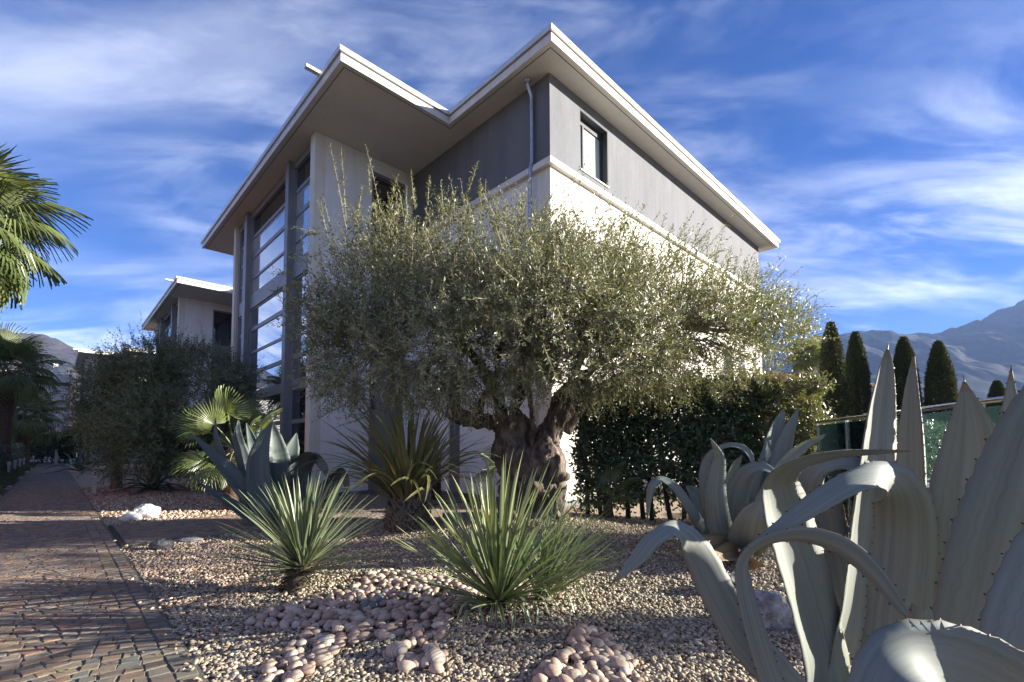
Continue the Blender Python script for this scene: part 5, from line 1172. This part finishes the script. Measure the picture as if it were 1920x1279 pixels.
def rock(name, label, cat, c, dims, mat, seed, rot=0.0, sub=4, amp=.22, group=None, sharp=False, parent=None):
    bm = bmesh.new(); bmesh.ops.create_icosphere(bm, subdivisions=sub, radius=.5); V = np.array([v.co[:] for v in bm.verts]); F = np.array([[v.index for v in f.verts] for f in bm.faces]); bm.free()
    cr, sr = math.cos(rot), math.sin(rot); out_ = []
    for v in V:
        n_ = mnoise.fractal(Vector(v * 2.2 + seed), .8, 2.1, 6); c_ = mnoise.voronoi(Vector(v * 2.4 + seed))[0][0]; k = 1 + amp * n_ + (amp * 1.5 * (c_ - .4) if sharp else 0); p = v * k * np.array(dims)
        out_.append((p[0] * cr - p[1] * sr + c[0], p[0] * sr + p[1] * cr + c[1], max(p[2], -dims[2] * .32) + c[2]))
    return solo(name, out_, F, mat, label, cat, c, group, smooth=not sharp)
white_m = pm('white_limestone', (.36, .345, .325), (.66, .65, .63), 9, .8, .9, 30, c3=(.56, .545, .52), detail=9)
dkrock_m = pm('dark_schist', (.03, .032, .035), (.13, .13, .135), 8, .75, .7, 30, c3=(.06, .06, .065), detail=9)
mix_m = pm('veined_rock', (.10, .075, .055), (.50, .48, .46), 7, .8, .9, 28, c3=(.27, .24, .22), detail=10)
def gr(px, py, up=0): 
    p = ground(px, py); p[2] = gz(p[0], p[1]) + up; return p
rock('rock', 'white angular rock lying on the gravel near the path edge', 'rock', gr(272, 972, .10), (.42, .30, .30), white_m, 2.0, .3, sharp=True)
rock('rock', 'smaller white rock leaning on the left of the larger white one', 'rock', gr(245, 976, .06), (.36, .26, .18), white_m, 5.0, -.2, sharp=True)
rock('rock', 'dark grey banded rock beside the mouth of the side path', 'rock', gr(303, 1030, .06), (.26, .2, .17), dkrock_m, 7.5, .5, 4, .12)
rock('rock', 'low dark flat rock lying just behind the banded grey one', 'rock', gr(345, 1016, .02), (.42, .2, .10), dkrock_m, 9.5, .1, 4, .15)
rock('rock', 'brown mottled rock half hidden by the slender agave arm', 'rock', gr(1372, 1112, .06), (.24, .24, .22), mix_m, 12.5, .2, 4, .2, sharp=True)
rock('rock', 'large grey-white rock with a brown base between two agave arms', 'rock', gr(1436, 1172, .07), (.36, .26, .30), mix_m, 15.5, -.5, 4, .2, sharp=True)
# utility box, slab cover
ub = thing('utility_box', 'low grey utility box against the wall behind the phormium', 'utility box', ground(786, 943))
m = MB(); m.wbox(ORIG[ub.name] + [0, 0, .2], (.42, .25, .4), YAW + R(90)); m.build('cabinet', M['frame'], ub)
m = MB(); m.wbox(ORIG[ub.name] + [0, 0, .41], (.46, .29, .025), YAW + R(90)); m.build('lid', M['frame'], ub)
cs = gr(872, 990, .03); m = MB(); m.wbox(cs, (.7, .5, .09), .2); m.solo('cover_slab', M['plinth'], 'dark flat slab cover lying in the gravel left of the olive trunk', 'slab', cs)

# ---- pebbles
def pebble_mesh(seed, sub=3):
    bm = bmesh.new(); bmesh.ops.create_icosphere(bm, subdivisions=sub, radius=.5); V = np.array([v.co[:] for v in bm.verts]); F = np.array([[v.index for v in f.verts] for f in bm.faces]); bm.free()
    V = np.array([v * (1 + .22 * mnoise.noise(Vector(v * 1.6 + seed)) + .05 * mnoise.noise(Vector(v * 5 + seed))) for v in V]); return V, F
pink_m = stonemat('pink_pebble', [(.34, .215, .16), (.42, .28, .21), (.50, .36, .275), (.37, .24, .18), (.46, .32, .24), (.55, .44, .35), (.32, .20, .15)], .7, .25, 40, .2, 9)
PEB = [mesh_np('pebble', *pebble_mesh(i * 3.7), smooth=True) for i in range(9)]
def in_poly(x, y, poly):
    c = False; j = len(poly) - 1
    for i in range(len(poly)):
        if (poly[i][1] > y) != (poly[j][1] > y) and x < (poly[j][0] - poly[i][0]) * (y - poly[i][1]) / (poly[j][1] - poly[i][1]) + poly[i][0]: c = not c
        j = i
    return c
peb_regions = [([(468, 1170), (520, 1142), (590, 1128), (650, 1112), (690, 1082), (730, 1072), (790, 1085), (860, 1082), (905, 1098), (890, 1130), (850, 1165), (830, 1205), (760, 1212), (700, 1200), (640, 1225), (590, 1262), (555, 1290), (495, 1290), (500, 1255), (545, 1215), (590, 1182), (540, 1178), (475, 1180)], 400, .052, .086),
    ([(735, 1225), (780, 1212), (830, 1222), (838, 1262), (800, 1268), (740, 1256)], 16, .065, .10), ([(1000, 1290), (1010, 1262), (1068, 1232), (1082, 1192), (1125, 1190), (1150, 1215), (1180, 1240), (1200, 1290)], 80, .052, .088), ([(880, 1085), (940, 1088), (1000, 1108), (990, 1130), (930, 1120), (890, 1110)], 40, .052, .08)]
taken = []; peb = []
for poly, cnt, d0, d1 in peb_regions:
    xs = [q[0] for q in poly]; ys = [q[1] for q in poly]; got = 0
    Gp = [ground(x, y)[:2] for x, y in poly]
    gx = [q[0] for q in Gp]; gy = [q[1] for q in Gp]
    for _ in range(9000):
        x, y = rng.uniform(min(gx), max(gx)), rng.uniform(min(gy), max(gy))
        if not in_poly(x, y, Gp): continue
        d = rng.uniform(d0, d1) * (1.2 if rng.random() < .08 else 1); 
        if any((x - a) ** 2 + (y - b) ** 2 < (.30 * (d + e)) ** 2 for a, b, e in taken): continue
        taken.append((x, y, d)); peb.append((x, y, d)); got += 1
        if got >= cnt: break
peb.sort(key=lambda q: -q[2] / proj((q[0], q[1], 0))[2]); peb_far = peb[294:]; peb = peb[:294]
dark_at = [ground(x, y)[:2] for x, y in ((688, 1140), (706, 1128), (700, 1143), (722, 1136))]
dkpeb_m = stonemat('dark_pebble', [(.07, .075, .08), (.12, .125, .13), (.16, .165, .165)], .6, .2, 40, .2, 9)
band_m, t_, p_ = newmat('banded_pebble'); wv = t_.nodes.new('ShaderNodeTexWave'); wv.inputs['Scale'].default_value = 2.2; wv.inputs['Distortion'].default_value = 3; co_ = t_.nodes.new('ShaderNodeTexCoord'); t_.links.new(co_.outputs['Object'], wv.inputs[0])
rp_ = t_.nodes.new('ShaderNodeValToRGB'); rp_.color_ramp.elements[0].color = (.25, .17, .14, 1); rp_.color_ramp.elements[1].color = (.40, .33, .28, 1); t_.links.new(wv.outputs[0], rp_.inputs[0]); t_.links.new(rp_.outputs[0], p_.inputs['Base Color']); p_.inputs['Roughness'].default_value = .65
def put_pebble(x, y, d, mat, label, group, name='pebble'):
    i = int(rng.integers(9)); me = PEB[i]
    if mat is not pink_m:
        me = me.copy(); me.materials.clear()
    o = link(name, me, mat); z = gz(x, y) + d * .28; o.location = (x, y, z); o.rotation_euler = (rng.normal() * .25, rng.normal() * .25, rng.uniform(0, 6.28)); o.scale = (d * rng.uniform(1.0, 1.35), d * rng.uniform(.85, 1.05), d * rng.uniform(.6, .85)); tag(o, label, 'pebble', group)
for i, (x, y, d) in enumerate(peb):
    put_pebble(x, y, d, pink_m, 'smooth rounded pinkish river pebble lying among others on the gravel', 'pink river pebbles laid in bands on the gravel')
Vs, Fs, A_, nn = [], [], [], 0
for x, y, d in peb_far:
    v, f = pebble_mesh(rng.uniform(0, 50), 2); a_ = rng.uniform(0, 6.28); v = v * (d * 1.15, d * .95, d * .72); Vs.append(np.c_[v[:, 0] * math.cos(a_) - v[:, 1] * math.sin(a_) + x, v[:, 0] * math.sin(a_) + v[:, 1] * math.cos(a_) + y, v[:, 2] + gz(x, y) + d * .34]); Fs.append(f + nn); nn += len(v); A_.append(np.full(len(v), rng.random()))
if Vs: tag(world_obj('pebbles', np.concatenate(Vs), np.concatenate(Fs), pink_m, smooth=True, attr=np.concatenate(A_)), 'smaller pinkish pebbles filling the bands between the larger ones', 'pebbles', kind='stuff')
for x, y in dark_at: put_pebble(x + rng.normal() * .02, y + rng.normal() * .02, .10, dkpeb_m, 'dark slate-grey pebble in the small cluster among the pink pebbles', 'dark grey pebbles among the pink ones')
for (px, py), lb_ in zip(((742, 1232), (815, 1247)), ('striped pink and white pebble at the left of the lower pebble group', 'striped cream and grey pebble at the right of the lower pebble group')):
    q = ground(px, py); put_pebble(q[0], q[1], .125, band_m, lb_, None)

# unseen olives added right of the view to throw shade bands on the bed
def shade_olive(label, c, h, r, n, trunk_h):
    c = np.array(c, float); o = thing('olive_tree', label, 'olive tree', c); m = MB(); m.tube(catmull(np.array([c - [0, 0, .1], c + [.05, 0, h * .4], c + [0, .05, h * .75]]), 8), np.linspace(.14, .05, 8), 8); m.build('trunk', bark_m, o, smooth=True)
    blobs = [(c + [rng.uniform(-.4, .4) * r, rng.uniform(-.4, .4) * r, trunk_h + (h - trunk_h) * u], (r * .75, r * .75, (h - trunk_h) * .36)) for u in (.25, .4, .55, .7, .75)]
    P, out_, rr = blob_points(blobs, n, .45); D = out_ * .8 + np.array([0, 0, .4]) + rng.normal(size=P.shape) * .35; D /= np.linalg.norm(D, axis=1)[:, None]
    V, F, A, S = twigs(P, D, rng.uniform(.25, .45, len(P)), 13, .08, .022, .3); world_obj('crown', V, F, olive_leaf, o, 'stuff', attr=A)
shade_olive('added unseen olive tree beyond the right edge of the view, taller one, shading the bed', (10.3, 6.45, 0), 4.1, .95, 1300, .7)
shade_olive('added unseen bushy young olive beyond the end of the glass balustrade, shading the near gravel', (5.9, 3.45, 0), 1.75, .36, 380, .25)

# ---- gravel: tens of thousands of small stones, one object
bm = bmesh.new(); bmesh.ops.create_icosphere(bm, subdivisions=1, radius=.5); GV = np.array([v.co[:] for v in bm.verts]); GF = np.array([[v.index for v in f.verts] for f in bm.faces]); bm.free()
def gravel(n_try):
    # density falls with distance; positions drawn over the visible bed
    Yc = 2.3 + 6.4 * rng.random(n_try) ** 1.5; half = Yc * 1.16; X = rng.uniform(-1, 1, n_try) * half
    S_ = X * BX[0] + Yc * BX[1]; T_ = X * AX[0] + Yc * AX[1]
    k = (S_ > .672 - np.where(rng.random(n_try) < .10, .16 * rng.random(n_try) ** 2, 0)) & (X < np.minimum(5.0, 1.15 * Yc)) & (X > -8)
    pav = np.array([side_paving(a, b) for a, b in zip(S_, T_)]); peb_a = [np.array([ground(px_, py_)[:2] for px_, py_ in poly]) for poly, *_ in peb_regions]
    inp = np.array([any(in_poly(a, b, q) for q in peb_a) for a, b in zip(X, Yc)]); k &= ~(inp & (rng.random(n_try) < .75)); k &= ~pav; k &= ~((S_ > 7.6) & (T_ > 6.5)); k &= ~((S_ > 4.9) & (T_ > 12.1)); return X[k], Yc[k]
X, Yv = gravel(86000); n0_ = len(X)
fs_ = rng.uniform(.68, 4.8, 15000); ft_ = 8.0 + 13 * rng.random(15000) ** 1.2; kk = np.array([not side_paving(a, b) for a, b in zip(fs_, ft_)]); fs_, ft_ = fs_[kk], ft_[kk]
X = np.concatenate([X, fs_ * BX[0] + ft_ * AX[0]]); Yv = np.concatenate([Yv, fs_ * BX[1] + ft_ * AX[1]]); n = len(X)
sz = rng.uniform(.018, .036, n) * np.where(rng.random(n) < .05, 1.35, 1) * np.where(np.arange(n) >= n0_, 1.7, 1)
dim = np.stack([sz * rng.uniform(1.0, 1.4, n), sz * rng.uniform(.8, 1.05, n), sz * rng.uniform(.38, .65, n)], 1)
an = rng.uniform(0, 6.283, n); tx = rng.normal(size=n) * .35; ty = rng.normal(size=n) * .35
base = GV[None] * (1 + .18 * rng.normal(size=(n, len(GV), 1))); Vg = base * dim[:, None]
c_, s_ = np.cos(tx)[:, None], np.sin(tx)[:, None]; Vy = Vg[..., 1] * c_ - Vg[..., 2] * s_; Vz = Vg[..., 1] * s_ + Vg[..., 2] * c_; Vx = Vg[..., 0]
c_, s_ = np.cos(ty)[:, None], np.sin(ty)[:, None]; Vx, Vz = Vx * c_ + Vz * s_, -Vx * s_ + Vz * c_
c_, s_ = np.cos(an)[:, None], np.sin(an)[:, None]; Vx, Vy = Vx * c_ - Vy * s_, Vx * s_ + Vy * c_
zb = np.where(X * BX[0] + Yv * BX[1] < .66, .026, gz(X, Yv)) + dim[:, 2] * rng.uniform(.15, .6, n)
Vg = np.stack([Vx + X[:, None], Vy + Yv[:, None], Vz + zb[:, None]], -1).reshape(-1, 3); Fg = (GF[None] + (np.arange(n) * len(GV))[:, None, None]).reshape(-1, 3)
gravel_stone = stonemat('gravel_stone', [(.16, .105, .07), (.33, .235, .16), (.44, .335, .235), (.26, .175, .115), (.50, .41, .31), (.37, .27, .185), (.22, .15, .105), (.54, .46, .36), (.30, .215, .145)], .8, 0, 40, .2, 60)
# a few stones kicked onto the path edge, dry olive leaves lying about
fl = 900; fx = rng.uniform(-5, 3, fl); fy = 2.6 + 5.6 * rng.random(fl) ** 1.3; fs = fx * BX[0] + fy * BX[1]; kf = (fs > -.9) & (np.abs(fx) < fy * 1.1); fx, fy, fs = fx[kf], fy[kf], fs[kf]
fz = np.where(fs < .66, .029, gz(fx, fy) + .034); fa = rng.uniform(0, 6.28, len(fx)); ln_ = rng.uniform(.035, .06, len(fx)); d_ = np.stack([np.cos(fa), np.sin(fa), rng.normal(size=len(fx)) * .15], 1); e_ = np.stack([-np.sin(fa), np.cos(fa), rng.normal(size=len(fx)) * .3], 1); c_ = np.stack([fx, fy, fz], 1)
Vf = np.stack([c_ - d_ * ln_[:, None] / 2, c_ + e_ * ln_[:, None] * .13 + [0, 0, .004], c_ + d_ * ln_[:, None] / 2, c_ - e_ * ln_[:, None] * .13 + [0, 0, .004]], 1).reshape(-1, 3)
tag(world_obj('fallen_leaves', Vf, np.arange(len(Vf)).reshape(-1, 4), leafmat('dry_olive_leaf', (.16, .11, .06), (.22, .18, .12), (.26, .20, .11), .7, .1, .2), attr=np.repeat(rng.random(len(fx)), 4)), 'dry olive leaves scattered over gravel and path', 'leaves', kind='stuff')
go = world_obj('gravel', Vg, Fg, gravel_stone, attr=np.repeat(rng.random(n), len(GV)), smooth=True); tag(go, 'loose beige and brown gravel stones covering the bed', 'gravel', kind='stuff')

# ---- glass balustrade and what lies behind it
glass_m, t_, p_ = newmat('balustrade_glass'); t_.nodes.remove(p_)
df_ = t_.nodes.new('ShaderNodeBsdfTranslucent'); df_.inputs[0].default_value = (.22, .42, .41, 1); m2_ = t_.nodes.new('ShaderNodeMixShader'); m2_.inputs[0].default_value = .012
tb = t_.nodes.new('ShaderNodeBsdfTransparent'); tb.inputs[0].default_value = (.90, .955, .945, 1); gl = t_.nodes.new('ShaderNodeBsdfGlossy'); gl.inputs['Roughness'].default_value = .01; lw_ = t_.nodes.new('ShaderNodeLayerWeight'); lw_.inputs[0].default_value = .10; ms_ = t_.nodes.new('ShaderNodeMixShader')
t_.links.new(lw_.outputs['Fresnel'], ms_.inputs[0]); t_.links.new(tb.outputs[0], m2_.inputs[1]); t_.links.new(df_.outputs[0], m2_.inputs[2]); t_.links.new(m2_.outputs[0], ms_.inputs[1]); t_.links.new(gl.outputs[0], ms_.inputs[2]); t_.links.new(ms_.outputs[0], t_.nodes['Material Output'].inputs[0])
rail_m = pm('polished_steel', (.55, .55, .54), (.62, .62, .61), 5, .18, metal=1.0)
G0, G1 = np.array([4.78, 7.35, 0]), np.array([3.72, 2.7, 0]); RAIL = 1.68
bal = thing('glass_balustrade', 'green-tinted glass balustrade with a polished steel handrail at the right', 'balustrade', (G0 + G1) / 2)
gd = unit(G1 - G0); GL = np.linalg.norm(G1 - G0); gang = math.atan2(gd[1], gd[0])
m = MB(); m.tube([G0 + [0, 0, RAIL], G0 + gd * GL * .5 + [0, 0, RAIL], G1 + [0, 0, RAIL]], .024, 10); m.build('handrail', rail_m, bal, smooth=True)
cuts = [0, .95, 2.55, 4.0, GL]
for a, b in zip(cuts[:-1], cuts[1:]):
    c = G0 + gd * (a + b) / 2 + [0, 0, (RAIL - .05 + .06) / 2]; m = MB(); m.wbox(c, (b - a - .012, .010, RAIL - .11), gang); m.build('glass_panel', glass_m, bal)
for a in cuts[:-1]:
    c = G0 + gd * (a + .0) + [0, 0, RAIL / 2]; m = MB(); m.wbox(c, (.018, .03, RAIL - .03), gang); m.build('post', rail_m, bal)
m = MB(); m.wbox((G0 + G1) / 2 + [0, 0, .03], (GL, .06, .06), gang); m.build('base_rail', M['plinth'], bal)
# sunken glazed roof of the underground garage with white bars, and a paved terrace beyond
tm = pm('terrace_slab', (.36, .38, .38), (.46, .48, .48), 3, .6, .2, 40)
m = MB(); m.add([(5.2, 2.0, -.03), (26, 2.0, -.03), (26, 13.2, -.03), (5.2, 13.2, -.03)], [(0, 1, 2, 3)]); tag(m.build('terrace', tm), 'dark paved terrace beyond the glass balustrade', 'terrace', kind='structure')
sk = thing('skylight', 'low sloping glass skylight with white bars behind the balustrade', 'skylight', (7.6, 6.6, 0))
m = MB(); q0, q1, q2, q3 = np.array([5.5, 4.2, .12]), np.array([9.8, 4.2, .12]), np.array([9.8, 9.2, .62]), np.array([5.5, 9.2, .62])
m.add([q0, q1, q2, q3, q0 - [0, 0, .05], q1 - [0, 0, .05], q2 - [0, 0, .05], q3 - [0, 0, .05]], [(0, 1, 2, 3), (7, 6, 5, 4), (0, 4, 5, 1), (1, 5, 6, 2), (2, 6, 7, 3), (3, 7, 4, 0)]); m.build('glass_roof', M['pane'], sk)
for i in range(7):
    u = i / 6; m = MB(); a, b = q0 * (1 - u) + q1 * u + [0, 0, .03], q3 * (1 - u) + q2 * u + [0, 0, .03]; m.tube([a, (a + b) / 2, b], .03, 4); m.build('glazing_bar', slab_m, sk)
for i in range(8):
    u = i / 7; m = MB(); a, b = q0 * (1 - u) + q3 * u + [0, 0, .03], q1 * (1 - u) + q2 * u + [0, 0, .03]; m.tube([a, (a + b) / 2, b], .035, 4); m.build('cross_bar', slab_m, sk)
m = MB(); m.wbox((7.65, 9.35, .3), (4.5, .2, .62)); m.wbox((7.65, 4.1, .03), (4.5, .14, .18)); m.build('kerb', slab_m, sk)
